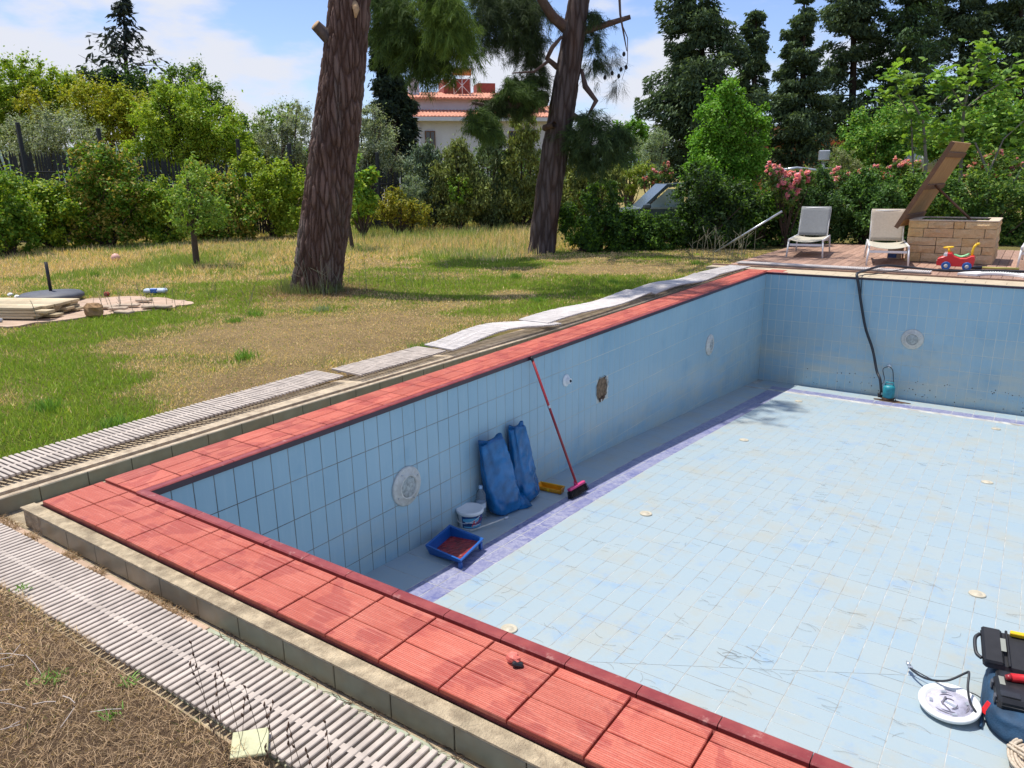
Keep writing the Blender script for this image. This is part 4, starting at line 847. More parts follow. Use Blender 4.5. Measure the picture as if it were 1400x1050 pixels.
# ---- small lawn trees
root = shrub('lawn_tree', 'small round headed tree on the lawn left of the big pine', 'tree', 269, 17.0, [(268, 262, 14.7, 32), (248, 285, 14.7, 26), (292, 285, 14.7, 28), (270, 235, 14.7, 20), (268, 305, 14.7, 20)], 4200, .062, (.19, .32, .06), (.32, .42, .08), .4, None, .02, stem=False)
b0 = onz(269, 362, -.07); woody(root, [([b0, b0+Vector((.02, 0, .5)), b0+Vector((0, .02, 1.1)), b0+Vector((.05, 0, 1.7))], [.065, .055, .045, .02]), ([b0+Vector((0, 0, .55)), b0+Vector((.3, .1, 1.3))], [.03, .01]), ([b0+Vector((0, 0, .6)), b0+Vector((-.3, -.1, 1.2))], [.03, .01])])
b1 = onz(482, 342, -.07); root = empty('lawn_sapling', (0, 0, 0), 0, 'thin leaning sapling on the lawn just right of the big pine', 'tree'); woody(root, [([b1, b1+Vector((-.06, -.02, .8)), b1+Vector((-.10, 0, 1.9))], [.05, .035, .02])]); crown(root, [(b1.x-.1, b1.y, 1.7, .38), (b1.x, b1.y+.1, 1.2, .3)], 2600, .10, (.24, .42, .06), YG, .3, name='crown')
b2 = onz(616, 312, -.07); root = empty('fig_sapling', (0, 0, 0), 0, 'young large leaved sapling beyond the lawn below the house', 'tree'); woody(root, [([b2, b2+Vector((.05, 0, .6)), b2+Vector((0, 0, 1.2))], [.03, .02, .01])]); crown(root, [(b2.x, b2.y, .95, .34), (b2.x-.35, b2.y-.2, .75, .26), (b2.x-.1, b2.y, .5, .3)], 700, .19, (.13, .27, .05), None, 0, .8, name='crown')
b3 = onz(631, 318, -.07); root = empty('lawn_sapling', (0, 0, 0), 0, 'thin sapling between two stakes beside the large leaved one', 'tree'); woody(root, [([b3, b3+Vector((0, 0, 1.4))], [.025, .012]), ([b3+Vector((-.1, 0, 0)), b3+Vector((-.1, 0, .55))], [.02, .02])]); crown(root, [(b3.x, b3.y, 1.25, .36), (b3.x-.1, b3.y, .95, .26)], 1300, .09, (.24, .42, .07), YG, .3, name='crown')

n = 9000; a_ = RNG.uniform(0, 6.28, n); r_ = np.abs(RNG.normal(size=n))*.55+.3; x = -5.13+r_*np.cos(a_); y = 5.57+r_*np.sin(a_)
blades('pine_litter', np.stack([x, y, ground_h(x, y)+RNG.uniform(0, .02, n)], 1), RNG.uniform(.03, .09, n), RNG.uniform(.004, .008, n), RNG.uniform(.9, .995, n), np.array([.30, .19, .11])*RNG.uniform(.6, 1.4, (n, 1)), M['grass'], True)
n = 520; a_ = RNG.uniform(3.6, 6.6, n); r_ = .36+np.abs(RNG.normal(size=n))*.12; x = -5.13+r_*np.cos(a_); y = 5.57+r_*np.sin(a_)
blades('grass_at_pine_base', np.stack([x, y, ground_h(x, y)], 1), RNG.uniform(.06, .26, n), np.full(n, .007), RNG.uniform(.1, .6, n), np.array([.22, .26, .10])*RNG.uniform(.6, 1.3, (n, 1)), M['grass'], True)
# weeds and tufts in the lawn
def tuft(lab, p, n, h, w, col, spread, lean=(.2, .8), name='weed_tuft', group='weed tufts in the lawn'):
    pts = np.array([p.x, p.y, -.06])+RNG.normal(size=(n, 3))*np.array([spread, spread, 0]); hh = RNG.uniform(.4, 1, n)*h; cc = np.array(col)*RNG.uniform(.7, 1.3, (n, 1))
    a = len(S.objects); o = blades(name, pts, hh, np.full(n, w), RNG.uniform(*lean, n), cc, M['grass'], True); del o['kind']; tag(o, lab, 'weed', group); return o
for px, py, h, lab in [(350, 432, .10, 'green weed tuft in dry grass left below the big pine base'), (440, 425, .10, 'grey green weed tuft right below the big pine base'), (335, 490, .12, 'weed tuft midway between big pine and left grating'), (575, 478, .10, 'dark weed tuft touching the grating seam'), (452, 395, .14, 'green clump against the big pine base'), (320, 440, .08, 'tiny bright green sprout in the brown lawn'), (130, 378, .16, 'dark weed tuft behind the sandy slab'), (705, 380, .14, 'green weed tuft near the second pine shadow'), (735, 412, .09, 'weed tuft on the shadow edge left of the overlapping grating'), (838, 388, .10, 'weed tuft beside the lawn left of the pale grating'), (952, 362, .12, 'low green weed beside the far gutter corner'), (66, 560, .13, 'rank green grass clump at the left photo edge'), (160, 585, .12, 'long green grass clump by the nearest grating')]:
    tuft(lab, onz(px, py, -.06), 130, h, .008, (.20, .34, .06) if px not in (440,) else (.32, .38, .22), .05)
for px, py, lab in [(66, 932, 'small green weed in the dry thatch at lower left'), (155, 983, 'tiny two leaved seedling in the thatch'), (178, 935, 'pale seedling in the thatch nearer the grating'), (30, 808, 'green sprig at the corner of the near grating')]:
    tuft(lab, onz(px, py, -.07), 26 if px != 66 else 50, .035, .006, (.2, .36, .08), .015 if px != 66 else .028, (.6, .98), group='seedlings in the dry thatch')
# wispy stems
def stems(lab, p, n, h, col, spread, r=.0035, lean=.35, name='dry_stems', sub=2):
    m_ = MB(); R_ = random.Random(int(abs(p.x)*1000))
    for i in range(n):
        q_ = Vector((p.x+R_.gauss(0, spread), p.y+R_.gauss(0, spread), -.07)); hh = h*R_.uniform(.5, 1); l = Vector((R_.uniform(-lean, lean), R_.uniform(-lean, lean), 0))*hh; t = q_+Vector((0, 0, hh))+l; m_.tube([q_, q_.lerp(t, .5)+l*-.15, t], [r, r*.8, r*.4], 3, False)
        for k in range(sub): s = q_.lerp(t, R_.uniform(.3, .8)); m_.tube([s, s+Vector((R_.uniform(-.3, .3)*hh, R_.uniform(-.3, .3)*hh, R_.uniform(.15, .35)*hh))], r*.6, 3, False)
    o = m_.build(name, plain(name+' tone', col, .9, var=.2)); return tag(o, lab, 'weed') if lab else tag(o, kind='stuff')
stems('tall wispy stems growing at the foot of the big pine', onz(440, 400, -.07), 34, .75, (.24, .25, .17), .28, .004)
stems(None, onz(560, 392, -.07), 30, .38, (.26, .27, .15), .6, .0035)
stems('pale branching weed under the leaning grey pole', onz(985, 352, -.07), 20, .62, (.36, .34, .22), .32, .006)
stems('thin flower stalks over the sandy slab', onz(160, 425, -.07), 12, .40, (.22, .22, .16), .35, .0035)
stems(None, onz(290, 415, -.07), 12, .35, (.24, .25, .15), .4, .0035)
m_ = MB(); R_ = random.Random(9); m2 = MB()
for i in range(16):
    x0 = R_.uniform(1.72, 2.35); y0 = -.80+R_.uniform(-.04, .02); hh = R_.uniform(.16, .32); q_ = Vector((x0, y0, -.08)); t = q_+Vector((R_.uniform(-.08, .08), R_.uniform(-.05, .05), hh)); m_.tube([q_, q_.lerp(t, .5)+Vector((.01, 0, 0)), t], .0009, 3, False)
    for k in range(3): s = q_.lerp(t, .75+.12*k); m2.lathe([(0, -.008), (.0035, 0), (.001, .010)], 5, Matrix.Translation(s) @ Matrix.Rotation(R_.uniform(-.5, .5), 4, 'X'))
root = empty('seed_stalks', (0, 0, 0), 0, 'thin dark seed stalks in front of the near grating', 'weed'); tw = plain('seed stalk brown', (.16, .115, .07), .9); m_.build('stalks', tw, root)['kind'] = 'stuff'; m2.build('seed_heads', plain('seed head brown', (.11, .06, .035), .9), root)['kind'] = 'stuff'
m_ = MB(); R_ = random.Random(12)
for i in range(24):
    x0, y0 = R_.uniform(.72, 1.35), R_.uniform(-1.25, -.95); a = R_.uniform(0, 6.28); l = R_.uniform(.04, .16); m_.tube([(x0, y0, -.055), (x0+math.cos(a)*l*.5+.01, y0+math.sin(a)*l*.5, -.045), (x0+math.cos(a)*l, y0+math.sin(a)*l, -.052)], .0018, 3, False)
m_.build('bleached_twigs', plain('bleached grey twigs', (.42, .36, .32), .9, var=.2))['kind'] = 'stuff'

# ================================================================== PINES
def trunk_mesh(name, axis, radii, segs, rings, mat, freq=9, depth=.035, knots=()):
    ax = [Vector(p) for p in axis]; L_ = [0]
    for a, b in zip(ax[:-1], ax[1:]): L_.append(L_[-1]+(b-a).length)
    V, Cc = [], []
    for i in range(rings):
        s = L_[-1]*(i/(rings-1))**1.25; k = max(j for j in range(len(L_)-1) if L_[j] <= s+1e-9); t = (s-L_[k])/(L_[k+1]-L_[k]); c = ax[k].lerp(ax[k+1], t); r = radii[k]*(1-t)+radii[k+1]*t
        for j in range(segs):
            a = 2*math.pi*j/segs; d = Vector((math.cos(a), math.sin(a), 0)); p = c+d*r; q_ = Vector((p.x*freq, p.y*freq, p.z*freq*.125))
            q_ += Vector((mnoise.noise(q_*.7), mnoise.noise(q_*.7+Vector((5, 0, 0))), 0))*.6
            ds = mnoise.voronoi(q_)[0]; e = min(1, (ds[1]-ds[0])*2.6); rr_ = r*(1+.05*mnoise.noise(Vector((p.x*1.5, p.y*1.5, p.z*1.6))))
            flare = .05*math.exp(-max(0, s)/.28)*r*(1+.5*math.sin(a*5+1)); kk = 0
            for kp, kr, kh in knots: dd = (p-kp).length; kk += kh*math.exp(-(dd/kr)**2)
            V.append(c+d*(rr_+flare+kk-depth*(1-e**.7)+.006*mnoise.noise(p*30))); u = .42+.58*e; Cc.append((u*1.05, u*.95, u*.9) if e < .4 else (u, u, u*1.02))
    F = [(i*segs+j, i*segs+(j+1) % segs, (i+1)*segs+(j+1) % segs, (i+1)*segs+j) for i in range(rings-1) for j in range(segs)]
    return np_mesh(name, [tuple(v) for v in V], F, M[mat], np.array(Cc), True)
def needles(tw, n, L_, w, col, light_tone, dens_dir=(0, 0, -.55), seed=0):
    """needle tufts: tw is an array of tuft positions with twig directions"""
    R2 = np.random.default_rng(seed); P0, D0 = tw; m = len(P0)*n; P = np.repeat(P0, n, 0)+R2.normal(size=(m, 3))*.025; D = unit(np.repeat(D0, n, 0)*.8+R2.normal(size=(m, 3))*.55+np.array(dens_dir)); h = L_*R2.uniform(.6, 1.2, (m, 1)); s = unit(np.cross(D, R2.normal(size=(m, 3))))*w*.5
    V = np.stack([P-s, P+s, P+D*h+s*.3, P+D*h-s*.3], 1).reshape(-1, 3); u = R2.uniform(0, 1, (m, 1)); C_ = np.array(col)*(1-u)+np.array(light_tone)*u; return V, np.arange(m*4).reshape(-1, 4), np.repeat(C_, 4, 0)  # each needle gets a random tone between the two greens
def pine_crown(root, branches, tufts_per_m, spread, n=22, L_=.15, w=.008, col=(.07, .15, .03), light_tone=(.18, .32, .05), hang=.8, seed=0, name='crown'):
    """branches: poly-lines; hanging twigs carry tufts"""
    R2 = np.random.default_rng(seed); P, D, tws = [], [], []
    for pts in branches:
        pts = [Vector(p) for p in pts]
        for a, b in zip(pts[:-1], pts[1:]):
            k = int((b-a).length*tufts_per_m)+1
            for i in range(k):
                o_ = a.lerp(b, R2.uniform()); d = Vector((R2.normal(), R2.normal(), R2.normal()*.5-.15)).normalized(); l = spread*R2.uniform(.3, 1.1); e = o_+d*l+Vector((0, 0, -hang*l*R2.uniform(.2, 1.0)))
                if i % 4 == 0: tws.append(([o_, o_.lerp(e, .5)+Vector((0, 0, .06*l)), e], [.008, .006, .003]))
                for t in np.linspace(.35, 1, 5): q_ = o_.lerp(e, t)+Vector((R2.normal(), R2.normal(), R2.normal()))*.05*spread; P.append(q_); D.append((e-o_).normalized())
    V, F, C_ = needles((np.array([tuple(p) for p in P]), np.array([tuple(d) for d in D])), n, L_, w, col, light_tone, seed=seed+1)
    link(name, np_mesh(name, V, F, M['needle'], C_), root); woody(root, tws, col=(.07, .055, .045), name='twigs', n=3)
# big pine
root = empty('pine_tree', (-5.13, 5.57, -.07), 0, 'big thick pine trunk with a sawn stub, leaning right on the lawn', 'tree')
o0 = Vector((-5.13, 5.57, -.07))
ax1 = [(-5.135, 5.57, -.12), (-4.94, 5.70, .96), (-4.775, 5.818, 1.96), (-4.613, 5.93, 2.91), (-4.49, 6.02, 3.81), (-4.35, 6.9, 6.5), (-4.4, 8.6, 9.9)]
kn = [(at(440, 205, 10.7), .13, .035), (at(447, 120, 10.7), .12, .02), (at(462, 185, 10.7), .10, .02)]
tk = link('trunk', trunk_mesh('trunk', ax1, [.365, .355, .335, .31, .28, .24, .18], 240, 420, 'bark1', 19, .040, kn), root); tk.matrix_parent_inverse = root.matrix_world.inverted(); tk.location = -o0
def wpart(o, o0=o0): o.location = Vector(o.location)-o0; return o
s0 = at(455, 58, 10.95); s1 = at(431, 34, 10.80)
wpart(woody(root, [([s0+Vector((.1, .05, -.05)), s0, s1], [.13, .095, .072])], 'bark2', (.9, .9, .9), 'stub', 14)); m_ = MB(); dd = (Vector(s1)-Vector(s0)).normalized(); Mt = Matrix.Translation(s1) @ dd.to_track_quat('Z', 'Y').to_matrix().to_4x4(); m_.lathe([(.071, -.02), (.071, .004), (0, .006)], 16, Mt); wpart(m_.build('cut_face', M['cutwood'], root))
s2 = at(487, 12, 10.72); m_ = MB(); m_.tube([at(483, 2, 10.85), s2, at(486, 24, 10.68)], [.05, .045, .012], 8); wpart(m_.build('branch_scar', M['cutwood'], root))
b_hi = []
top1 = Vector(ax1[-1])
for k in range(9):
    a = k*.83; st = Vector(ax1[-2]).lerp(top1, .40+.07*k); b_hi.append([st, st+Vector((math.cos(a)*.7, math.sin(a)*.7, .4)), st+Vector((math.cos(a)*1.25, math.sin(a)*1.25, .5+.2*math.sin(k*2))), ])
wpart(woody(root, [(b, [.07, .05, .02]) for b in b_hi]+[([Vector(ax1[-1]), Vector(ax1[-1])+Vector((.3, .3, 2.0))], [.16, .05])], name='limb'))
n_before = set(root.children); pine_crown(root, [b[1:] for b in b_hi]+[[top1+Vector((.1, .1, .6)), top1+Vector((.3, .3, 2.0))]], 34, .6, n=12, w=.014, seed=3)
for o in set(root.children)-n_before: wpart(o)

# second pine
root = empty('pine_tree', (0, 0, 0), 0, 'darker second pine with drooping needle boughs standing before the hedge', 'tree')
DP = 16.36
ax2 = [(-5.286, 11.975, -.14), (-5.143, 12.074, 1.24), (-5.025, 12.157, 2.12), (-4.826, 12.295, 3.53), (-4.66, 12.42, 4.88), (-4.45, 12.6, 7.5), (-4.3, 12.7, 10.0)]
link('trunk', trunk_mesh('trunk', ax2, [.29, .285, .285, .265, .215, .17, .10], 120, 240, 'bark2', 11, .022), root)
def pl(*a): return [at(px, py, DP+c) for px, py, c in a]
limb_paths = [(pl((775, 40, 0), (755, 22, -.2), (741, 0, -.4), (725, -40, -.6)), [.11, .10, .09, .07]),
  (pl((745, 135, 0), (725, 135, -.2), (700, 143, -.35), (668, 145, -.5), (645, 140, -.6)), [.16, .14, .10, .06, .02]),
  (pl((762, 92, 0), (748, 80, -.2), (755, 65, -.3), (768, 50, -.2)), [.06, .05, .045, .03]), (pl((752, 82, -.2), (730, 98, -.3), (700, 100, -.4)), [.035, .025, .01]),
  (pl((800, 42, 0), (830, 33, -.1), (862, 23, -.2)), [.075, .06, .045]),
  (pl((795, 95, 0), (800, 118, -.2), (815, 138, -.3), (800, 165, -.4)), [.03, .06, .05, .015]),
  (pl((745, 175, 0), (758, 170, -.35)), [.07, .06]), (pl((770, 150, 0), (800, 168, -.2), (835, 185, -.4)), [.07, .06, .02]),
  (pl((846, -20, -.4), (848, 20, -.4), (853, 48, -.4), (857, 70, -.4)), [.028, .022, .016, .008]), (pl((848, 28, -.4), (858, 52, -.4), (858, 85, -.4), (850, 110, -.4)), [.012, .009, .006, .003])]
woody(root, limb_paths, 'bark2', (.95, .85, .8), 'limb', 9)
mass = lambda pts: [Vector(at(a, b, DP+c)) for a, b, c in pts]
pine_crown(root, [mass([(650, 138, -.6), (690, 136, -.4), (740, 126, -.2)]), mass([(655, 150, -.5), (735, 146, -.2)]), mass([(700, 112, -.3), (742, 104, -.1)])], 50, .22, n=14, L_=.14, w=.009, col=(.03, .05, .02), light_tone=(.09, .13, .04), hang=.6, seed=21)
HG = dict(L_=.16, w=.009, n=15)
pine_crown(root, [mass([(580, -30, -1.6), (600, 20, -1.8), (620, 60, -1.8)]), mass([(605, -20, -1.4), (625, 30, -1.5), (640, 66, -1.5)]), mass([(590, -10, -1.8), (632, 10, -1.9)])], 95, .40, col=(.07, .13, .03), light_tone=(.21, .31, .055), hang=1.1, seed=11, name='crown', **HG)
pine_crown(root, [mass([(520, -20, -1.2), (530, 40, -1.2), (545, 60, -1.1)]), mass([(545, -10, -1.4), (558, 30, -1.4), (570, 70, -1.3), (582, 92, -1.3)]), mass([(555, 50, -1.0), (600, 82, -1.0), (612, 70, -1)]), mass([(590, 10, -.8), (600, 80, -.8)]), mass([(530, 0, -.6), (560, 60, -.6)])], 85, .42, col=(.045, .085, .025), light_tone=(.12, .19, .045), hang=1.0, seed=12, **HG)
pine_crown(root, [mass([(650, -30, .2), (680, 20, .2), (705, 50, .1)]), mass([(690, -20, .3), (720, 20, .2), (735, 60, .2)]), mass([(660, 10, .1), (668, 55, .1)]), mass([(720, 0, .4), (760, 15, .4)]), mass([(700, 20, .5), (735, 100, .4)]), mass([(655, -10, .5), (735, -5, .5)])], 75, .40, col=(.04, .065, .035), light_tone=(.09, .13, .04), hang=1.1, seed=13, L_=.17, w=.007, n=16)
pine_crown(root, [mass([(690, 108, -.5), (730, 116, -.2)]), mass([(645, 152, -1), (672, 158, -.8)]), mass([(638, 165, -1), (660, 176, -.9), (682, 172, -.8)]), mass([(690, 122, -.6), (735, 128, -.3)])], 62, .27, col=(.045, .09, .03), light_tone=(.14, .22, .045), hang=.9, seed=14, **HG)
pine_crown(root, [mass([(800, 10, 0), (825, 25, -.1)]), mass([(805, 40, .1), (815, 60, .1), (810, 90, .1)])], 60, .30, col=(.04, .07, .04), light_tone=(.10, .15, .05), hang=1.1, seed=15, L_=.16, w=.007, n=14)
pine_crown(root, [mass([(800, 150, -.4), (815, 175, -.4), (830, 205, -.4)]), mass([(780, 170, -.2), (800, 195, -.3)]), mass([(835, 170, -.3), (850, 190, -.3), (840, 210, -.3)]), mass([(785, 200, -.1), (825, 225, -.2)])], 95, .38, col=(.04, .075, .035), light_tone=(.10, .16, .05), hang=.9, seed=16, **HG)
pine_crown(root, [mass([(840, 60, -.4), (835, 90, -.4)]), mass([(850, 100, -.4), (843, 118, -.4)])], 26, .26, col=(.09, .11, .09), light_tone=(.16, .18, .14), hang=1.4, seed=17, L_=.22, w=.004, n=9)
b_hi = []
for k in range(12):
    a = k*.9+.3; st = Vector(ax2[-3]).lerp(Vector(ax2[-1]), .3+.06*k); b_hi.append([st, st+Vector((math.cos(a)*1.2, math.sin(a)*1.2, .3)), st+Vector((math.cos(a)*2.3, math.sin(a)*2.3, .4))])
woody(root, [(b, [.06, .04, .02]) for b in b_hi], name='limb'); pine_crown(root, [b[1:] for b in b_hi], 14, .6, n=12, w=.014, seed=18)
for px, py in [(853, 74), (856, 92), (849, 95), (846, 104), (837, 100), (827, 106)]:
    m_ = MB(); p = at(px, py, DP-.45); m_.lathe([(0, -.05), (.03, -.025), (.034, .01), (.018, .04), (0, .05)], 9, Matrix.Translation(p)); m_.build('pine_cone', M['bristle'], root)

# ================================================================== FENCE, HOUSE, CAR, FAR THINGS
def fence(label, p0, d0, p1, d1, top0, top1, n, cat='fence', gaps=False):
    a = at(p0, 243, d0); b = at(p1, 243, d1); a.z = b.z = -.07; za, zb = at(p0, top0, d0).z, at(p1, top1, d1).z; root = empty('picket_fence', (0, 0, 0), 0, label, cat, 'runs of the dark picket fence'); u = (b-a); ang = math.atan2(u.y, u.x); w = u.length/n*.43; proto = None
    for i in range(n):
        p = a.lerp(b, (i+.5)/n); h = za*(1-i/n)+zb*i/n+random.uniform(-.03, .03)+.07
        if proto is None:
            m_ = MB(); m_.prism([(-w, 0), (w, 0), (w, .93), (0, 1), (-w, .93)], -.012, .012); proto = m_.mesh('picket', M['fence'])
        o = link('picket', proto, root, p, (0, random.uniform(-.02, .02), ang+random.uniform(-.04, .04))); o.scale = (1, 1, h)
    for z in (.35, .8): m_ = MB(); q0 = a+Vector((0, 0, za*z)); q1 = b+Vector((0, 0, zb*z)); m_.tube([q0, q1], .03, 4); m_.build('rail', M['fence'], root)
    return root
fence('dark picket fence section with pointed tops below the wide grey olive', 12, 21.5, 112, 22, 206, 208, 28)
fence('dark picket fence section mostly hidden behind the reddish tipped shrub', 112, 22, 235, 23, 210, 216, 34)
fence('dark picket fence section showing beside the big pine on its left', 235, 23, 405, 24, 222, 222, 46)
fence('dark picket fence section to the right of the big pine trunk', 480, 24, 562, 24.5, 232, 233, 26)
for px, t, d, lab in [(37, 167, 21.3, 'dark tall fence post in front of the wide grey olive'), (144, 175, 22, 'dark tall fence post right of the wide grey olive'), (330, 190, 23.3, 'dark tall fence post in the light green tree'), (399, 196, 23.8, 'thin dark fence post close to the big pine on its left'), (517, 208, 23.9, 'dark fence post in front of the tall silvery olive')]:
    p = at(px, 243, d); tz = at(px, t, d).z; m_ = MB(); m_.box((-.045, -.045, 0), (.045, .045, tz+.07), .008); o = m_.build('fence_post', M['fence'], None, (p.x, p.y, -.07)); tag(o, lab, 'post', 'posts of the picket fence')
# white villa
hb = at(655, 243, 45); FR = Vector((AR.x, AR.y, 0)).normalized(); root = empty('white_house', (hb.x, hb.y, -.07), math.atan2(FR.y, FR.x)+math.radians(14), 'white villa with terracotta roofs seen behind the junipers and pine boughs', 'house')
m_ = MB(); m_.box((-5.0, 0, 0), (5.5, 8, 4.85)); m_.box((-5.0, -.10, 0), (-4.7, -.001, 4.85)); m_.build('wall', M['render'], root)
m_ = MB(); m_.box((-4.4, 1.5, 4.851), (3.2, 7.5, 6.0)); m_.build('upper_wall', M['render'], root)
def roof(x0, x1, y0, y1, z0, z1, nm='roof'):
    m_ = MB(); vs = []; nn_ = int((x1-x0)/.20)
    for i in range(nn_*3+1):
        x = x0+(x1-x0)*i/(nn_*3); dz = .05*abs(math.sin(math.pi*i/3)); vs += [(x, y0, z0+dz), (x, y1, z1+dz), (x, y1, z1-.12), (x, y0, z0-.08)]
    m_.add(vs, [(4*i+k, 4*i+(k+1) % 4, 4*i+4+(k+1) % 4, 4*i+4+k) for i in range(nn_*3) for k in range(4)]+[(0, 1, 2, 3)]); return m_.build(nm, M['roof'], root)
roof(-5.4, 6.0, -.55, 3.5, 4.90, 5.85); roof(-5.0, 4.4, 1.0, 4.6, 6.02, 6.65); roof(-5.0, 4.4, 8.6, 4.6, 5.7, 6.66)
m_ = MB(); m_.box((-5.4, -.62, 4.66), (6.0, -.50, 4.86)); m_.build('eaves', M['render'], root)
for wx, wz, ww, wh in [(-2.75, 3.3, .45, .8), (2.2, 3.1, .7, 1.0)]:
    m_ = MB(); m_.box((wx-ww/2-.06, -.09, wz-.06), (wx+ww/2+.06, -.004, wz+wh+.06)); f = m_.build('window', M['lidedge'], root); m_ = MB(); m_.box((wx-ww/2, -.11, wz), (wx-.03, -.092, wz+wh)); m_.box((wx+.03, -.11, wz), (wx+ww/2, -.092, wz+wh)); m_.build('pane', M['glassdark'], f)
m_ = MB(); m_.tube([(-3.35, -.12, 4.6), (-3.35, -.12, 0)], .06, 8); m_.build('downpipe', M['frame'], root)
m_ = MB(); m_.box((-3.5, 2.6, 6.2), (-2.9, 3.2, 7.25), .03); m_.build('chimney', M['render'], root)
m_ = MB(); m_.box((-1.3, 3.6, 6.0), (.35, 5.6, 7.35)); m_.build('roof_room', M['redwall'], root); m_ = MB(); m_.box((1.1, 5.0, 5.8), (2.2, 6.5, 7.3)); m_.build('roof_room', M['redwall'], root)
sh = empty('solar_water_heater', root.matrix_world @ Vector((0, 0, 0)) if False else (hb.x, hb.y, -.07), root.rotation_euler.z, 'orange solar water tank on a white frame on the villa roof', 'water heater')
m_ = MB(); m_.tube([(-.85, 2.9, 7.62), (.25, 2.9, 7.62)], .17, 16); m_.build('tank', M['tank'], sh)
m_ = MB(); m_.box((-.95, 2.5, 7.80), (.35, 3.0, 7.88)); m_.build('collector', M['alu'], sh)
m_ = MB()
for x in (-.8, -.3, .2): m_.tube([(x, 2.9, 7.5), (x, 2.9, 6.3)], .025, 6)
m_.tube([(-.8, 2.9, 7.4), (.2, 2.9, 6.4)], .02, 6); m_.tube([(.2, 2.9, 7.4), (-.8, 2.9, 6.4)], .02, 6); m_.tube([(-.85, 2.8, 7.5), (-1.1, 2.7, 7.0), (-1.6, 2.6, 6.7), (-2.0, 2.6, 6.35)], .025, 6); m_.build('stand', M['frame'], sh)
# low terracotta building behind the cypresses
hb2 = at(1100, 243, 44); r2_ = empty('brick_outbuilding', (hb2.x, hb2.y, -.07), math.atan2(FR.y, FR.x), 'orange low building glimpsed between the cypress trunks', 'building')
m_ = MB(); m_.box((-3.2, 0, 0), (2.6, 4, 3.6)); m_.build('wall', M['orangedust'], r2_); m_ = MB(); m_.prism([(-3.6, 3.6), (3.0, 3.6), (2.0, 4.1), (-2.6, 4.1)], -.4, 4.4); m_.build('roof', M['roof'], r2_)
# lattice sheds behind hedge: low brick wall with pale rail, lamp post
a = at(1068, 233, 23.5); b = at(1136, 234, 23.5); rt = empty('garden_shelf', (a.x, a.y, 0), math.atan2((b-a).y, (b-a).x), 'low brick coloured wall with a pale rail behind the thick pink oleander', 'wall'); Ln_ = (b-a).length
m_ = MB(); m_.box((0, 0, -.07), (Ln_, .2, a.z-.06)); m_.build('wall', plain('dusty brick wall', (.22, .09, .07), .9, var=.3), rt); m_ = MB(); m_.tube([(0, -.06, a.z), (Ln_*.3, -.05, a.z+.06), (Ln_*.7, -.06, a.z-.02), (Ln_, -.05, a.z+.03)], .05, 8); m_.build('rail', M['alu'], rt)
p = at(1124, 243, 22.5); zt = at(1124, 210, 22.5).z; rt = empty('lamp_post', (p.x, p.y, -.07), .3, 'short pale post with a boxy lamp head behind the hedge', 'lamp'); m_ = MB(); m_.tube([(0, 0, 0), (0, 0, zt)], .055, 8); m_.build('post', M['alu'], rt); m_ = MB(); m_.box((-.15, -.12, zt-.12), (.15, .12, zt+.16), .02); m_.build('lamp_head', M['alu'], rt)
p = at(1270, 222, 22.5); m_ = MB(); m_.tube([(-.75, 0, 0), (.65, 0, 0)], [.26, .28], 14); m_.tube([(.70, 0, .02), (1.05, 0, .0)], [.2, .2], 12); o = m_.build('white_tank', M['white'], None, (p.x, p.y, p.z), (0, 0, math.atan2(FR.y, FR.x))); tag(o, 'white rounded tank glimpsed over the hedge left of the wooden lid', 'tank')
# parked car behind the hedge
ca = at(917, 243, 19.6); rt = empty('parked_car', (ca.x, ca.y, -.27), math.atan2(FR.y, FR.x), 'grey car parked behind the hedge, nose to the left', 'car'); W2 = .82
def carbody(prof, y0, y1, nm, mat, inset=0): m_ = MB(); m_.prism(prof, y0, y1); return m_.build(nm, mat, rt)
body = carbody([(-2.05, .30), (2.1, .30), (2.15, .80), (1.9, .98), (-.78, 1.02), (-1.6, .90), (-2.05, .72)], -W2, W2, 'body', M['carpaint'])
carbody([(-.86, 1.0), (-.78, 1.0), (-.20, 1.50), (1.1, 1.55), (1.85, 1.0), (1.95, 1.0), (1.2, 1.62), (-.24, 1.57)], -W2+.06, W2-.06, 'roof', M['carpaint'])
carbody([(-.70, 1.03), (.20, 1.03), (.20, 1.46), (-.20, 1.46)], -W2+.075, -W2+.085, 'side_window', M['carglass']); carbody([(.28, 1.03), (1.7, 1.03), (1.1, 1.46), (.28, 1.46)], -W2+.075, -W2+.085, 'side_window', M['carglass'])
carbody([(-.70, .99), (.22, .99), (.22, 1.03), (-.70, 1.03)], -W2-.004, -W2+.09, 'window_trim', M['alu'])
m_ = MB(); m_.prism([(-.85, 1.01), (-.22, 1.51), (-.20, 1.49), (-.82, .99)], -W2+.1, W2-.1); m_.build('windscreen', M['carglass'], rt)
m_ = MB(); m_.tube([(-.55, -.5, 1.06), (-.46, -.38, 1.16), (-.42, -.24, 1.06)], .014, 6); m_.build('steering_wheel', M['rubber'], rt); m_ = MB(); m_.box((-.82, -W2-.14, 1.0), (-.64, -W2-.01, 1.12), .03); m_.build('wing_mirror', M['carpaint'], rt)
for x in (-1.35, 1.4):
    for y in (-W2+.02, W2-.2):
        m_ = MB(); m_.lathe([(.18, 0), (.31, 0), (.32, .03), (.32, .17), (.18, .18)], 24, Matrix.Translation((x, y, .32)) @ Matrix.Rotation(-HP, 4, 'X')); m_.build('wheel', M['rubber'], rt)
# leaning pole
m_ = MB(); m_.tube([(-1.94, 13.40, -.03), (-.70, 13.55, .80)], .020, 10); rt = tag(m_.build('leaning_pole', M['alu']), 'grey metal pole leaning from the lawn into the dark hedge', 'pole')

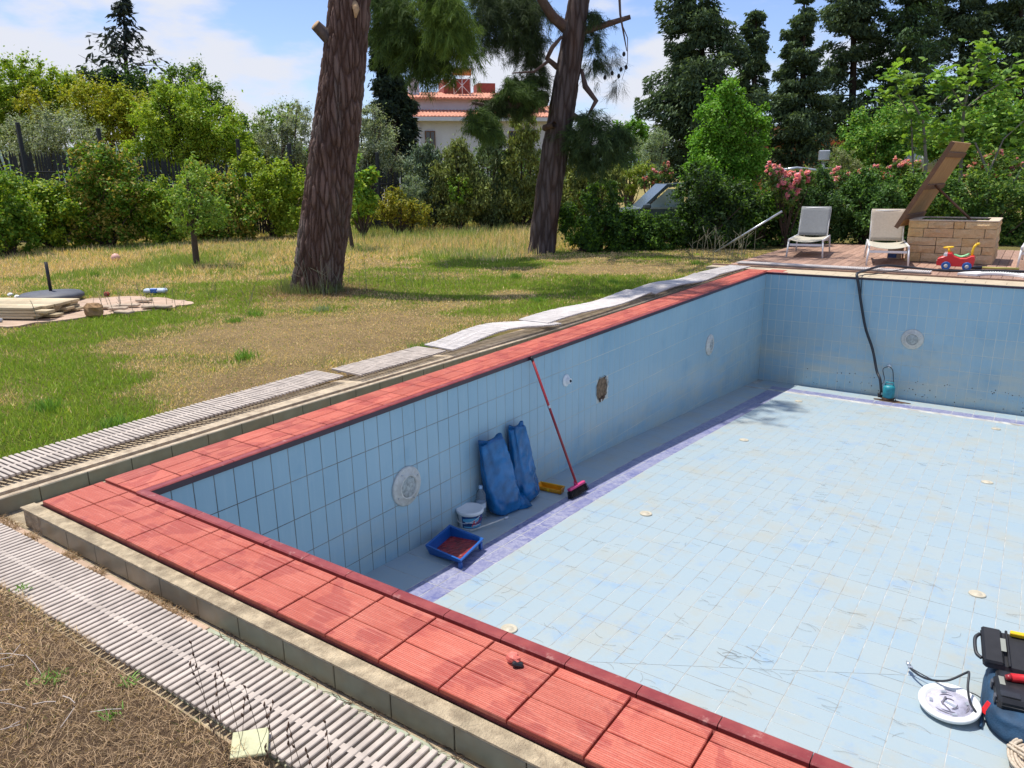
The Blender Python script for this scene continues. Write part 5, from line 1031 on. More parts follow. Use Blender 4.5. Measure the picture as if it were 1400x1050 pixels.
# ================================================================== DECK FURNITURE
def lounger(label, x, y, rz, sling, backtop):
    root = empty('sun_lounger', (x, y, .004), rz, label, 'sun lounger', 'sun loungers on the deck'); w = .31; zr = .31; r = .015
    m_ = MB(); m_.box((-w, -.02, zr-.02), (-w+.03, 1.32, zr+.02), .004); m_.box((w-.03, -.02, zr-.02), (w, 1.32, zr+.02), .004); m_.box((-w+.031, .0, zr-.105), (w-.031, .022, zr-.065), .003); m_.box((-w+.031, 1.29, zr-.10), (w-.031, 1.315, zr-.06), .003); m_.build('frame', M['frame'], root)
    for sx in (-1, 1):
        for yy_, dy in ((.0, -.03), (1.28, .06)): m_ = MB(); m_.tube([(sx*(w-.014), yy_, zr-.021), (sx*(w+.005), yy_+dy, 0)], .016, 8); m_.build('leg', M['frame'], root)
    m_ = MB(); n = 11; vs = []
    for j in range(13):
        yy_ = -.01+1.13*j/12
        for i in range(n): t = i/(n-1)*2-1; vs.append((t*(w-.031), yy_, zr+.012-.035*(1-t*t)*(1.3 if j == 0 else 1)))
    m_.add(vs, [(j*n+i, j*n+i+1, (j+1)*n+i+1, (j+1)*n+i) for j in range(12) for i in range(n-1)], None, True); o = m_.build('seat', M['slingseat'], root); md = o.modifiers.new('s', 'SOLIDIFY'); md.thickness = .004
    bx = [(-w+.028, 1.10, zr+.01), (-w+.028, backtop[0], backtop[1])]; m_ = MB()
    for sx in (-1, 1): m_.tube([(sx*(w-.045), 1.08, zr), (sx*(w-.045), backtop[0], backtop[1])], .013, 8)
    m_.tube([(-w+.045, backtop[0], backtop[1]), (w-.045, backtop[0], backtop[1])], .013, 8); m_.tube([(-.2, 1.35, zr+.3), (-.2, 1.5, zr-.05)], .01, 6); m_.tube([(.2, 1.35, zr+.3), (.2, 1.5, zr-.05)], .01, 6); m_.build('back_frame', M['frame'], root)
    m_ = MB(); vs = []
    for j in range(9):
        t = j/8
        for i in range(n): u = i/(n-1)*2-1; vs.append((u*(w-.035), 1.085+(backtop[0]-1.085)*t+.012*(1-u*u), zr+.015+(backtop[1]+.012-zr)*t))
    m_.add(vs, [(j*n+i, j*n+i+1, (j+1)*n+i+1, (j+1)*n+i) for j in range(8) for i in range(n-1)], None, True); o = m_.build('backrest', sling, root); md = o.modifiers.new('s', 'SOLIDIFY'); md.thickness = .005
    return root
lounger('lounger with a grey backrest in front of the hedge, left of the pair', -.03, 12.82, .13, M['slinggrey'], (1.36, .84))
lounger('lounger with a beige backrest between the grey one and the stone box', 1.48, 12.09, .20, M['slingbeige'], (1.34, .84))
lounger('lounger cut by the right photo edge beyond the stone box', 3.60, 12.72, -.02, M['slingbeige'], (1.36, .84))
# cardboard box behind beige lounger
rt = empty('cardboard_box', (1.40, 13.35, .004), .1, 'small cardboard box with a blue label under the beige lounger', 'box'); m_ = MB(); m_.box((-.11, -.10, 0), (.11, .10, .20), .003); m_.build('carton', M['card'], rt); m_ = MB(); m_.box((-.10, -.1015, .02), (.04, -.1005, .09)); m_.build('label', M['label'], rt)
# stone box
rt = empty('stone_box', (0, 0, 0), 0, 'sandstone block box with its wooden lid propped open', 'stone box'); X0, X1, Y0, Y1, ZT = 1.62, 2.93, 12.96, 14.10, .695
m_ = MB(); m_.box((X0+.03, Y0+.03, 0), (X1-.03, Y0+.16, ZT-.03)); m_.box((X0+.03, Y1-.16, 0), (X1-.03, Y1-.03, ZT-.03)); m_.box((X0+.03, Y0+.16, 0), (X0+.16, Y1-.16, ZT-.03)); m_.box((X1-.16, Y0+.16, 0), (X1-.03, Y1-.16, ZT-.03)); m_.build('core', plain('dark mortar', (.16, .11, .07), .95, var=.3), rt)
hs = [.15, .13, .14, .15, .12]; z = .005; R_ = random.Random(21)
def stone(w, d, h, c, rzz=0):
    m_ = MB(); jx = lambda s: R_.uniform(-s, s); nx_, nz_ = 4, 3; vs = []
    for k, dy in enumerate((0, 1)):
        for i in range(nx_):
            for j in range(nz_): e = i in (0, nx_-1) or j in (0, nz_-1); vs.append((-w/2+w*i/(nx_-1)+jx(.004), (-d/2+(.010 if e else jx(.008)-.006)) if not dy else d/2, -h/2+h*j/(nz_-1)+jx(.004)))
    fs = []
    for k in (0, 1):
        for i in range(nx_-1):
            for j in range(nz_-1): a = k*12+i*nz_+j; fs.append((a, a+nz_, a+nz_+1, a+1))
    rim = [0, 3, 6, 9, 10, 11, 8, 5, 2, 1]; fs += [(rim[i], rim[(i+1) % 10], rim[(i+1) % 10]+12, rim[i]+12) for i in range(10)]
    m_.add(vs, fs); m_.build('stone', M['stone'], rt, c, (0, 0, rzz))
for h in hs:
    x = X0
    while x < X1-.02:
        w = R_.choice([.16, .24, .3, .38, .45]); w = min(w, X1-x); w = X1-x if X1-x-w < .12 else w
        stone(w-.010, .07, h-.008, (x+w/2, Y0+.03, z+h/2)); x += w
    for xs_, rz_ in ((X0+.03, -HP), (X1-.03, HP)):
        y = Y0+.07
        while y < Y1-.02:
            w = R_.choice([.2, .3, .4]); w = min(w, Y1-y); w = Y1-y if Y1-y-w < .12 else w; stone(w-.010, .07, h-.008, (xs_, y+w/2, z+h/2), rz_); y += w
    z += h
m_ = MB(); m_.box((X0+.0, Y0-.005, ZT+.001), (X1+.01, Y0+.15, ZT+.022), .004); m_.box((X0, Y1-.15, ZT+.001), (X1+.01, Y1, ZT+.022), .004); m_.box((X1-.15, Y0+.151, ZT+.001), (X1+.01, Y1-.151, ZT+.022), .004); m_.box((X0, Y0+.151, ZT+.001), (X0+.12, Y1-.151, ZT+.022), .004); m_.build('rim', M['stonetop'], rt)
a0 = Vector((1.46, 0, .585)); a1 = Vector((2.16, 0, 1.97)); sl_ = (a1-a0).length; ang = math.atan2(a1.z-a0.z, a1.x-a0.x); ML = Matrix.Translation((a0.x, 12.9, a0.z)) @ Matrix.Rotation(math.radians(-6), 4, 'Z') @ Matrix.Translation((0, -12.9, 0)) @ Matrix.Rotation(-ang, 4, 'Y')
lid = MB(); lid.box((0, 12.80, -.0), (sl_, 14.25, .028), .003, ML); lo = lid.build('lid', M['lid'], rt)
m_ = MB()
for s in (.16, .72, 1.30): m_.box((s, 12.84, -.035), (s+.09, 14.2, -.001), .003, ML)
m_.box((0, 12.775, -.04), (sl_, 12.798, .03), .002, ML); m_.build('batten', M['lidedge'], lo)
m_ = MB(); pA = ML @ Vector((.80, 13.4, -.03)); m_.tube([pA, (2.55, 13.4, .66)], .022, 8); m_.build('prop', M['lidedge'], rt)
# toy car
rt = empty('toy_car', (2.48, 11.98, .004), .03, 'red ride on toy car with yellow wheel and handle', 'toy car')
def ysl(prof_fn, y, ns=14): return [(x, y, z) for x, z in prof_fn]
out_l = [(-.26, .07), (-.265, .13), (-.25, .18), (-.20, .205), (-.15, .215), (-.12, .27), (-.07, .275), (-.03, .225), (.05, .195), (.14, .20), (.20, .235), (.24, .24), (.255, .19), (.25, .12), (.24, .07), (.225, .065), (.215, .12), (.16, .145), (.105, .12), (.09, .06), (-.06, .06), (-.07, .11), (-.12, .14), (-.175, .11), (-.19, .065)]
m_ = MB(); secs = [(-.105, .90), (-.095, .97), (-.06, 1.0), (.06, 1.0), (.095, .97), (.105, .90)]; vs = []; no = len(out_l)
for y, s in secs: vs += [(x*(.96+.04*s), y, .06+(z-.06)*s) for x, z in out_l]
m_.add(vs, [tuple(range(no)), tuple(reversed(range(no*(len(secs)-1), no*len(secs))))]+[(k*no+i, k*no+(i+1) % no, (k+1)*no+(i+1) % no, (k+1)*no+i) for k in range(len(secs)-1) for i in range(no)], None); m_.build('body', M['red'], rt)
for x in (-.125, .16):
    for s in (-1, 1):
        m_ = MB(); Mx = Matrix.Translation((x, s*.085, .066)) @ Matrix.Rotation(HP if s < 0 else -HP, 4, 'X'); m_.lathe([(.0, .0), (.058, 0), (.066, .008), (.066, .036), (.060, .042), (.045, .036), (.034, .038), (0, .038)], 22, Mx); wh = m_.build('wheel', M['blue'], rt); m_ = MB(); m_.lathe([(.030, .037), (.026, .045), (.010, .048), (0, .048)], 14, Mx); m_.build('hub', M['whitedirty'], wh)
m_ = MB(); vs = []
for i in range(9):
    x = -.045+.21*i/8; z = .235+.010*math.cos(i/8*6.28)-.018*math.sin(i/8*math.pi)+.012*(i/8); vs += [(x, -.062, z-.018), (x, -.055, z+.008), (x, .055, z+.008), (x, .062, z-.018)]
m_.add(vs, [(4*i+k, 4*i+(k+1) % 4, 4*i+4+(k+1) % 4, 4*i+4+k) for i in range(8) for k in range(4)]+[(3, 2, 1, 0), (32, 33, 34, 35)], None, True); m_.build('seat', M['mint'], rt)
m_ = MB(); m_.tube([(-.105, 0, .26), (-.125, 0, .33)], [.020, .015], 10); Ms = Matrix.Translation((-.125, 0, .345)) @ Matrix.Rotation(-.10, 4, 'Y'); m_.tube([(.062*math.cos(t), .062*math.sin(t), 0) for t in np.linspace(0, 2*math.pi, 17)], .014, 8, False, Ms); m_.box((-.055, -.012, -.008), (.055, .012, .010), .003, Ms); m_.build('steering_wheel', M['yellow'], rt)
m_ = MB()
for s in (-1, 1): m_.tube([(.205, s*.045, .22), (.205, s*.045, .30), (.22, s*.043, .37), (.245, s*.038, .405)], .017, 8)
m_.tube([(.255, -.045, .41), (.275, -.02, .413), (.275, .02, .413), (.255, .045, .41)], .019, 8); m_.tube([(.21, -.04, .33), (.21, .04, .33)], .008, 6); m_.tube([(.205, 0, .22), (.212, 0, .34), (.245, 0, .405)], .014, 6); m_.build('handle', M['yellow'], rt)
m_ = MB()
for s in (-1, 1): m_.lathe([(0, .004), (.022, 0), (.022, -.01)], 14, Matrix.Translation((-.262, s*.06, .13)) @ Matrix.Rotation(-HP, 4, 'Y'))
for s in (-1, 1): m_.box((-.175, s*.104-.006, .215), (-.125, s*.104+.006, .262), .004)
m_.build('headlight', M['white'], rt)
# curved white grating corner
rt = empty('curved_grating', (0, 0, .006), 0, 'white curved grating piece arching on the deck at the right edge', 'grating'); m_ = MB(); cc_ = Vector((3.12, 11.15)); vs = []; nn_ = 40
for i in range(nn_+1):
    a = math.radians(168-150*i/nn_)
    ro = .56; ri = .30
    vs += [(cc_.x+ro*math.cos(a), cc_.y+ro*1.05*math.sin(a), 0), (cc_.x+ro*math.cos(a), cc_.y+ro*1.05*math.sin(a), .03), (cc_.x+ri*math.cos(a), cc_.y+ri*1.15*math.sin(a), .03), (cc_.x+ri*math.cos(a), cc_.y+ri*1.15*math.sin(a), 0)]
m_.add(vs, [(4*i+k, 4*i+(k+1) % 4, 4*i+4+(k+1) % 4, 4*i+4+k) for i in range(nn_) for k in range(4)]+[(0, 1, 2, 3), (4*nn_+3, 4*nn_+2, 4*nn_+1, 4*nn_)]); m_.build('plate', M['white'], rt)
m_ = MB()
for i in range(16): a = math.radians(120-60*i/16); m_.box((-.035, -.006, .0301), (.035, .006, .034), 0, Matrix.Translation((cc_.x+.5*math.cos(a), cc_.y+.53*math.sin(a), 0)) @ Matrix.Rotation(a, 4, 'Z'))
m_.build('slots', M['rubber'], rt)['kind'] = 'stuff'
# yellow handled stick behind the toy
m_ = MB(); m_.tube([(2.83, 12.22, .03), (3.32, 12.30, .03)], .018, 8); m2 = MB(); m2.tube([(2.60, 12.20, .03), (2.829, 12.22, .03)], .026, 8); rt = empty('garden_tool', (0, 0, 0), 0, 'yellow and black tool handle lying on the deck behind the toy car', 'tool'); m_.build('handle', plain('dull yellow handle', (.42, .38, .10), .7), rt); m2.build('grip', M['rubber'], rt)

# ================================================================== THINGS IN THE POOL
def fpos(x, y, h=0): return Vector((x, y, fz(y)+h))
def pool_light(label, loc, M3, r, dia_face=.5, rim=.02):
    root = empty('pool_light', (0, 0, 0), 0, label, 'pool light', 'round lamps set in the pool walls'); Mx = Matrix.Translation(loc) @ M3
    m_ = MB(); m_.lathe([(r, -.004), (r, .010), (r*.93, .018), (r*.66, .022), (r*.62, .034), (r*.55, .036), (r*.53, .026)], 44, Mx); m_.build('rim', M['whitedirty'], root)
    m_ = MB(); m_.lathe([(r*.53, .0262), (r*.50, .030), (r*.2, .033), (0, .034)], 32, Mx); m_.build('lens', M['lens'], root)
    m_ = MB()
    for k in range(4): a = k*HP+.5; m_.lathe([(.006, .020), (.005, .026), (0, .026)], 8, Mx @ Matrix.Translation((r*.80*math.cos(a), r*.80*math.sin(a), 0)))
    m_.build('screws', M['alu'], root); return root
RLx = Matrix.Rotation(HP, 4, 'Y'); RFy = Matrix.Rotation(HP, 4, 'X')
pool_light('nearest round white pool lamp in the left wall by the bucket', (0, 1.875, -.640), RLx, .148)
pool_light('small looking round lamp high in the left wall near the far corner', (0, 7.975, -.742), RLx, .145)
pool_light('round pool lamp with a pale lens in the far wall', (2.19, LY, -.860), RFy, .148)
rt = empty('inlet_nozzle', (0, 0, 0), 0, 'small white inlet nozzle in the left wall left of the broken hole', 'nozzle', None); Mx = Matrix.Translation((0, 4.13, -.365)) @ RLx; m_ = MB(); m_.lathe([(.062, 0), (.060, .008), (.045, .014), (.03, .020), (.028, .05), (.018, .052), (.016, .02)], 24, Mx); m_.build('flange', M['white'], rt); m_ = MB(); m_.lathe([(.015, .02), (.010, .06), (0, .062)], 10, Mx); m_.build('pipe', M['rubber'], rt)
# broken opening in the wall: recessed rough cup with white shards
rt = empty('broken_wall_opening', (0, 0, 0), 0, 'rough brown hole broken in the left wall where a lamp is missing', 'hole'); m_ = MB(); R_ = random.Random(3); n = 22; ring = []
vs = []
for k in range(n): a = 2*math.pi*k/n; ring.append(.118*(1+R_.uniform(-.12, .12)))
for dep, sc in ((.004, 1.0), (-.002, .93), (.0015, .86), (.003, .5), (.004, .15)):
    for k in range(n): a = 2*math.pi*k/n; vs.append((dep, 4.86+ring[k]*sc*math.cos(a)*1.05, -.615+ring[k]*sc*math.sin(a)*1.15))
m_.add(vs, [(i*n+k, i*n+(k+1) % n, (i+1)*n+(k+1) % n, (i+1)*n+k) for i in range(4) for k in range(n)]+[tuple(4*n+k for k in range(n))]); m_.build('rubble', plain('brown broken render', (.26, .17, .10), .95, var=.45, scale=30, bmp=1), rt)
m_ = MB()
for k in range(9): a = R_.uniform(-1.9, 1.2); m_.box((.0, -.016, -.010), (.012, .016, .012), .003, Matrix.Translation((.004, 4.86+.115*math.cos(a), -.615+.13*math.sin(a))) @ Matrix.Rotation(a, 4, 'X'))
m_.build('white_shards', M['whitedirty'], rt); m_ = MB(); m_.box((.004, -.05, -.02), (.012, .07, .02), .004, Matrix.Translation((0, 4.85, -.725)) @ Matrix.Rotation(.25, 4, 'X')); m_.build('dark_crack', M['rust'], rt)
# floor inlets
for x, y, lab in [(1.12, 3.57, 'cream round floor inlet in open floor right of the broom'), (3.43, 6.48, 'floor inlet in a beige stained patch at right'), (3.40, 9.16, 'floor inlet near the violet line at far right'), (3.51, 3.64, 'floor inlet above the black toolbox'), (.98, 9.07, 'floor inlet by the far left end of the violet line'), (1.04, 6.40, 'floor inlet below the fringed branch shadow'), (1.21, 1.43, 'floor inlet half hidden behind the near coping')]:
    m_ = MB(); m_.lathe([(.052, -.002), (.052, .006), (.048, .011), (.040, .006), (.028, .007), (.024, .012), (0, .013)], 26, Matrix.Translation(fpos(x, y)) @ Matrix.Rotation(math.atan(fslope(y)), 4, 'X')); tag(m_.build('floor_inlet', plain('cream plastic', (.50, .45, .34), .5, var=.08)), lab, 'floor inlet', 'round inlets set in the pool floor')
# blue sacks: closed lumpy bags leaning on the wall
def sack(label, base, top, wb, wt, db, dt, seed, yaw=0, folds=1.0, lean=0):
    R_ = random.Random(seed); nz_, na = 30, 40; vs = []
    for i in range(nz_):
        t = i/(nz_-1); c = base.lerp(top, t); prof = (.90+.35*math.sin(math.pi*min(1, t*1.15)) if t < .8 else 1.0)
        w_ = (wb*(1-t)+wt*t)*(1-.25*max(0, 1-t*12)**2)*(1+.10*math.sin(math.pi*t)); d_ = (db*(1-t)+dt*t)*(1-.35*max(0, 1-t*10)**2)
        for k in range(na):
            a = 2*math.pi*k/na; ca_, sa_ = math.cos(a), math.sin(a); q_ = Vector((ca_*2.0, sa_*2.0, t*5+seed)); f_ = 1+.14*folds*mnoise.noise(Vector((ca_*1.6, sa_*1.6, t*1.6+seed)))+.05*folds*mnoise.noise(q_*1.6)+.075*folds*math.sin(a*6+t*1.5+2*mnoise.noise(q_*.6)+seed)*(.25+t)
            sx = abs(ca_)**.75*(1 if ca_ > 0 else -1); sy = abs(sa_)**.75*(1 if sa_ > 0 else -1); lx = d_*sx*f_; ly = w_*sy*f_; cr_ = .010*mnoise.noise(Vector((ca_*3, sa_*3, t*14+seed)))*folds*(1.3-t); lx += cr_
            zt = 0 if t < .97 else .02*math.sin(a*3+seed)
            vs.append((c.x+lx*math.cos(yaw)-ly*math.sin(yaw), c.y+lx*math.sin(yaw)+ly*math.cos(yaw), c.z+zt))
    m_ = MB(); fs = [(i*na+k, i*na+(k+1) % na, (i+1)*na+(k+1) % na, (i+1)*na+k) for i in range(nz_-1) for k in range(na)]+[tuple(reversed(range(na)))]
    m_.add(vs, fs, None, True); m_.add([tuple(base.lerp(top, .97))], [], None); cidx = len(m_.v)-1; m_.f += [((nz_-1)*na+k, (nz_-1)*na+(k+1) % na, cidx) for k in range(na)]; m_.sm += [True]*na
    return tag(m_.build('sack', M['bag']), label, 'sack', 'blue plastic sacks leaning on the left pool wall')
sack('larger blue plastic sack standing in front beside the bottle', fpos(.145, 2.93, .004), Vector((.085, 2.80, -.545)), .165, .135, .095, .042, 2, -.10)
sack('narrower blue plastic sack behind the larger one, pinched in the middle', fpos(.12, 3.25, .004), Vector((.06, 3.20, -.545)), .150, .095, .10, .035, 9, 0, 1.3)
# folded corner of the front sack
m_ = MB(); p0 = fpos(.25, 3.06, .003); vs = [p0, p0+Vector((-.10, -.16, .002)), p0+Vector((-.10, -.02, .15)), p0+Vector((.03, .05, .01)), p0+Vector((-.08, .06, .09))]; m_.add(vs, [(0, 1, 2), (0, 2, 4), (0, 4, 3)], None, True); o = m_.build('sack_flap', M['bag']); md = o.modifiers.new('s', 'SOLIDIFY'); md.thickness = .012; o.parent = [q_ for q_ in S.objects if q_.name.startswith('sack') and q_.get('label', '').startswith('larger')][0]
# bucket
bp = fpos(.085, 2.50); rt = empty('paint_bucket', bp, .45, 'white paint bucket with a blue and red label and closed lid', 'bucket')
m_ = MB(); m_.lathe([(.0, .001), (.082, .001), (.086, .006), (.100, .135), (.104, .137), (.104, .150), (.100, .152)], 36); m_.build('pail', M['white'], rt)
m_ = MB(); m_.lathe([(.107, .128), (.110, .131), (.110, .152), (.104, .158), (.098, .154), (0, .1545)], 36); m_.build('lid', M['white'], rt)
def cyl_patch(m_, a0, a1, z0, z1, dr, wav=None, n=14):
    vs = []
    for i in range(n+1):
        a = a0+(a1-a0)*i/n; zz0 = z0(i/n) if callable(z0) else z0; zz1 = z1(i/n) if callable(z1) else z1
        for z in (zz0, zz1): r = .086+.014*(z-.006)/.129+dr; vs.append((r*math.cos(a), r*math.sin(a), z))
    m_.add(vs, [(2*i, 2*i+2, 2*i+3, 2*i+1) for i in range(n)], None, True)
fr_ = -1.05
m_ = MB(); cyl_patch(m_, fr_-1.05, fr_+1.05, .018, .122, .0012); m_.build('label', M['label'], rt)
m_ = MB(); cyl_patch(m_, fr_-.95, fr_+.5, lambda t: .080-.015*t, lambda t: .100+.008*math.sin(t*3), .0020); cyl_patch(m_, fr_-.9, fr_+.9, .024, .036, .0020); m_.build('label_band', M['labelsky'], rt)
m_ = MB(); cyl_patch(m_, fr_-.75, fr_+.2, lambda t: .072-.010*t, lambda t: .078-.006*t, .0026); cyl_patch(m_, fr_-.2, fr_+.75, lambda t: .040, lambda t: .046, .0026); m_.build('label_stripe', M['labelwhite'], rt)
def stroke(m_, pts, wd_=.0045):
    for (a0, z0), (a1, z1) in zip(pts[:-1], pts[1:]): cyl_patch(m_, fr_+a0, fr_+a1, lambda t: z0+(z1-z0)*t-wd_, lambda t: z0+(z1-z0)*t+wd_, .0034, n=4)
m_ = MB(); stroke(m_, [(-.15, .034), (.03, .092)], .010); stroke(m_, [(.03, .090), (.14, .044)], .010); stroke(m_, [(-.06, .060), (.12, .064)], .005)
for k, a_ in enumerate((.22, .38, .54, .70)): stroke(m_, [(a_, .052+.006*k), (a_+.05, .080+.006*k)], .008); stroke(m_, [(a_+.05, .078+.006*k), (a_+.11, .056+.006*k)], .008)
m_.build('lettering', M['labelred'], rt)
m_ = MB(); m_.tube([(.106*math.cos(t), .106*math.sin(t), .120-.055*math.sin(t-2.6) if 2.6 < t < 5.74 else .12) for t in np.linspace(2.6, 5.74, 18)], .0022, 6); m_.build('handle', M['frame'], rt)
# bottle
p = fpos(.06, 2.68); rt = empty('water_bottle', p, 0, 'clear plastic water bottle behind the paint bucket', 'bottle'); pr = [(0, .002), (.036, .0), (.042, .008)]
for i in range(9): pr += [(.042, .018+i*.018), (.0395, .027+i*.018)]
pr += [(.042, .19), (.040, .21), (.028, .245), (.016, .262), (.014, .275)]; m_ = MB(); m_.lathe(pr, 26); m_.build('flask', M['bottle'], rt); m_ = MB(); m_.lathe([(.0165, .262), (.0165, .285), (.013, .288), (0, .288)], 18); m_.build('cap', plain('pale blue cap', (.45, .62, .80), .4), rt); m_ = MB(); m_.lathe([(.0426, .10), (.0426, .145)], 26); m_.f = m_.f[:26]; m_.sm = m_.sm[:26]; m_.build('label', plain('translucent label', (.6, .66, .72), .5), rt)
# paint tray
c = fpos(.285, 2.05, 0); rt = empty('paint_tray', c, 0, 'blue plastic roller tray with dried red paint', 'paint tray')
# local: long axis u from (.14,1.905) to (.415,2.2)... corners measured on the floor
A_, B_, C_, D__ = Vector((.055, 1.93)), Vector((.055, 2.28)), Vector((.42, 2.17)), Vector((.46, 1.86))
A_, B_, C_, D__ = Vector((.135, 1.90)), Vector((.07, 2.26)), Vector((.43, 2.22)), Vector((.50, 1.86))
def L3(v, z): return (v.x-c.x, v.y-c.y, z)
cen = (A_+B_+C_+D__)/4
def ins(v, k): return cen+(v-cen)*k
m_ = MB(); zt_, zb_deep, zb_sh = .085, .012, .060
outer = [L3(v, zt_) for v in (A_, B_, C_, D__)]; outer_lo = [L3(ins(v, .99), zt_-.012) for v in (A_, B_, C_, D__)]; inner = [L3(ins(v, .90), zt_-.002) for v in (A_, B_, C_, D__)]
bot = [L3(ins(A_, .80), zb_deep), L3(ins(B_, .80), zb_deep), L3(ins(C_, .84), zb_sh), L3(ins(D__, .84), zb_sh)]; botl = [L3(ins(A_, .86), zb_deep-.008), L3(ins(B_, .86), zb_deep-.008), L3(ins(C_, .90), zb_sh-.01), L3(ins(D__, .90), zb_sh-.01)]
vs = outer+outer_lo+inner+bot+botl; f4 = lambda a, b: [(a+i, a+(i+1) % 4, b+(i+1) % 4, b+i) for i in range(4)]
m_.add(vs, f4(0, 8)+f4(8, 12)+[(12, 13, 14, 15)]+f4(0, 4)+f4(4, 16)+[(19, 18, 17, 16)]); m_.build('tray', M['trayblue'], rt)
for v in (C_, D__): m_ = MB(); q_ = ins(v, .88); m_.box((-.012, -.012, 0), (.012, .012, .055), .002, Matrix.Translation(L3(q_, 0))); m_.build('leg', M['trayblue'], rt)
m_ = MB(); pb = [Vector(b)+Vector((0, 0, .0035)) for b in bot]; n = 14; vs = []
for i in range(n):
    for j in range(n): s, t = i/(n-1), j/(n-1); q_ = (pb[0].lerp(pb[1], t)).lerp(pb[3].lerp(pb[2], t), s); vs.append((q_.x, q_.y, q_.z+.0035*math.sin(i*2.4)*math.sin(j*2.4)))
m_.add(vs, [(i*n+j, i*n+j+1, (i+1)*n+j+1, (i+1)*n+j) for i in range(n-1) for j in range(n-1)]); m_.build('paint_film', M['paint'], rt)
# brush stick
rt = empty('paint_brush', (0, 0, 0), 0, 'thin pale brush handle leaning on a flat board beside the bucket', 'brush'); a = fpos(.16, 2.40, .012); b = fpos(.30, 2.72, .055); m_ = MB(); m_.tube([a, a.lerp(b, .9)], .006, 8); m_.build('handle', M['whitedirty'], rt); m_ = MB(); m_.tube([a.lerp(b, .9), b], .011, 8); m_.build('ferrule', M['alu'], rt)
# broom
rt = empty('push_broom', (0, 0, 0), 0, 'broom with a red pole and pink head leaning on the left wall', 'broom'); hd = fpos(.43, 3.60, .105); tp = Vector((.035, 3.50, -.035)); m_ = MB(); m_.tube([hd, tp], .0115, 12); m_.build('pole', M['darkred'], rt)
m_ = MB(); m_.tube([tp+(hd-tp)*.0, tp+(tp-hd).normalized()*.03], .015, 10); m_.build('pole_cap', M['black'], rt); md_ = hd.lerp(tp, .62); m_ = MB(); m_.tube([md_, md_+(tp-hd)*.02], .014, 12); m_.build('pole_collar', M['alu'], rt)
Mb = Matrix.Translation(hd+Vector((.0, 0, -.02))) @ Matrix.Rotation(1.50, 4, 'Z') @ Matrix.Rotation(-.35, 4, 'X'); m_ = MB(); m_.box((-.12, -.022, -.012), (.12, .022, .016), .008, Mb); m_.tube([(0, 0, .01), (0, 0, .05)], [.02, .015], 10, True, Mb); m_.build('head', M['pink'], rt)
m_ = MB(); R_ = random.Random(2)
for i in range(30):
    for j in range(6): x0 = -.122+.244*i/29; y0 = -.018+.036*j/5; m_.tube([(x0, y0, -.012), (x0+R_.uniform(-.01, .01)+x0*.08, y0*1.6+R_.uniform(-.008, .008), -.075)], .0028, 3, False, Mb)
m_.build('bristles', M['bristle'], rt)['kind'] = 'stuff'
# amber dustpan brush lying on the floor
rt = empty('scrubbing_float', fpos(.20, 3.535), 1.12-HP+.55, 'amber yellow plastic trough lying between the sacks and the broom', 'plastic trough'); m_ = MB(); m_.prism([(-.125, .058), (-.10, .012), (.115, .008), (.125, .058), (.115, .058), (.106, .018), (-.092, .022), (-.113, .058)], -.035, .035); m_.box((-.112, .028, .012), (.118, .035, .058), .002); m_.box((-.112, -.035, .012), (.118, -.028, .040), .002); m_.build('trough', M['amber'], rt); m_ = MB(); m_.box((-.125, .036, .052), (.125, .042, .062), .002); m_.box((-.02, -.037, .01), (.0, -.0355, .04)); m_.build('rim', M['yellow'], rt)
# pump
rt = empty('submersible_pump', fpos(2.0, 10.10), 0, 'teal submersible pump standing in sludge at the far wall', 'pump'); m_ = MB(); m_.lathe([(0, .0), (.085, 0), (.085, .035), (.078, .045), (.078, .05)], 20); m_.build('base', M['rust'], rt); m_ = MB(); m_.lathe([(.077, .05), (.080, .06), (.080, .20), (.070, .225), (.03, .235), (0, .235)], 20); m_.build('housing', M['teal'], rt)
m_ = MB(); m_.tube([(-.055, 0, .23), (-.05, 0, .275), (.05, 0, .275), (.055, 0, .23)], .010, 8); m_.build('handle', M['teal'], rt); m_ = MB(); m_.tube([(-.08, 0, .05), (-.12, 0, .05), (-.125, .0, .10)], .025, 10); m_.build('outlet', M['black'], rt)
sl2 = MB(); vs = []; R_ = random.Random(6)
for k in range(26): a = 2*math.pi*k/26; r = 1+R_.uniform(-.15, .15); x, y = 2.05+.24*r*math.cos(a), 10.08+.10*r*math.sin(a); vs.append((x, y, fz(y)+.003))
sl2.add(vs+[(2.05, 10.08, fz(10.08)+.012)], [(k, (k+1) % 26, 26) for k in range(26)]); tag(sl2.build('sludge_patch', M['rust']), 'rusty sludge patch around the foot of the pump', 'dirt')
# black hose from pump over the far edge
hp_ = [(1.90, 10.10, fz(10.1)+.11), (1.86, 10.12, fz(10.1)+.30), (1.79, 10.2, -1.35), (1.69, 10.27, -1.05), (1.56, 10.29, -.75), (1.46, 10.31, -.40), (1.39, 10.33, -.12), (1.345, 10.36, .02), (1.34, 10.45, .05), (1.38, 10.70, .055), (1.55, 11.3, .085), (1.9, 11.55, .05), (2.4, 11.62, .022), (3.0, 11.95, .022), (3.8, 12.1, .022)]
def smooth(pts, k=6):
    pts = [Vector(p) for p in pts]; o = []
    for i in range(len(pts)-1):
        p0, p1, p2, p3 = pts[max(0, i-1)], pts[i], pts[i+1], pts[min(len(pts)-1, i+2)]
        for j in range(k): t = j/k; o.append(.5*((2*p1)+(-p0+p2)*t+(2*p0-5*p1+4*p2-p3)*t*t+(-p0+3*p1-3*p2+p3)*t**3))
    return o+[pts[-1]]
m_ = MB(); m_.tube(smooth(hp_), .019, 10); tag(m_.build('drain_hose', M['rubber']), 'black hose running from the pump over the far pool edge', 'hose')
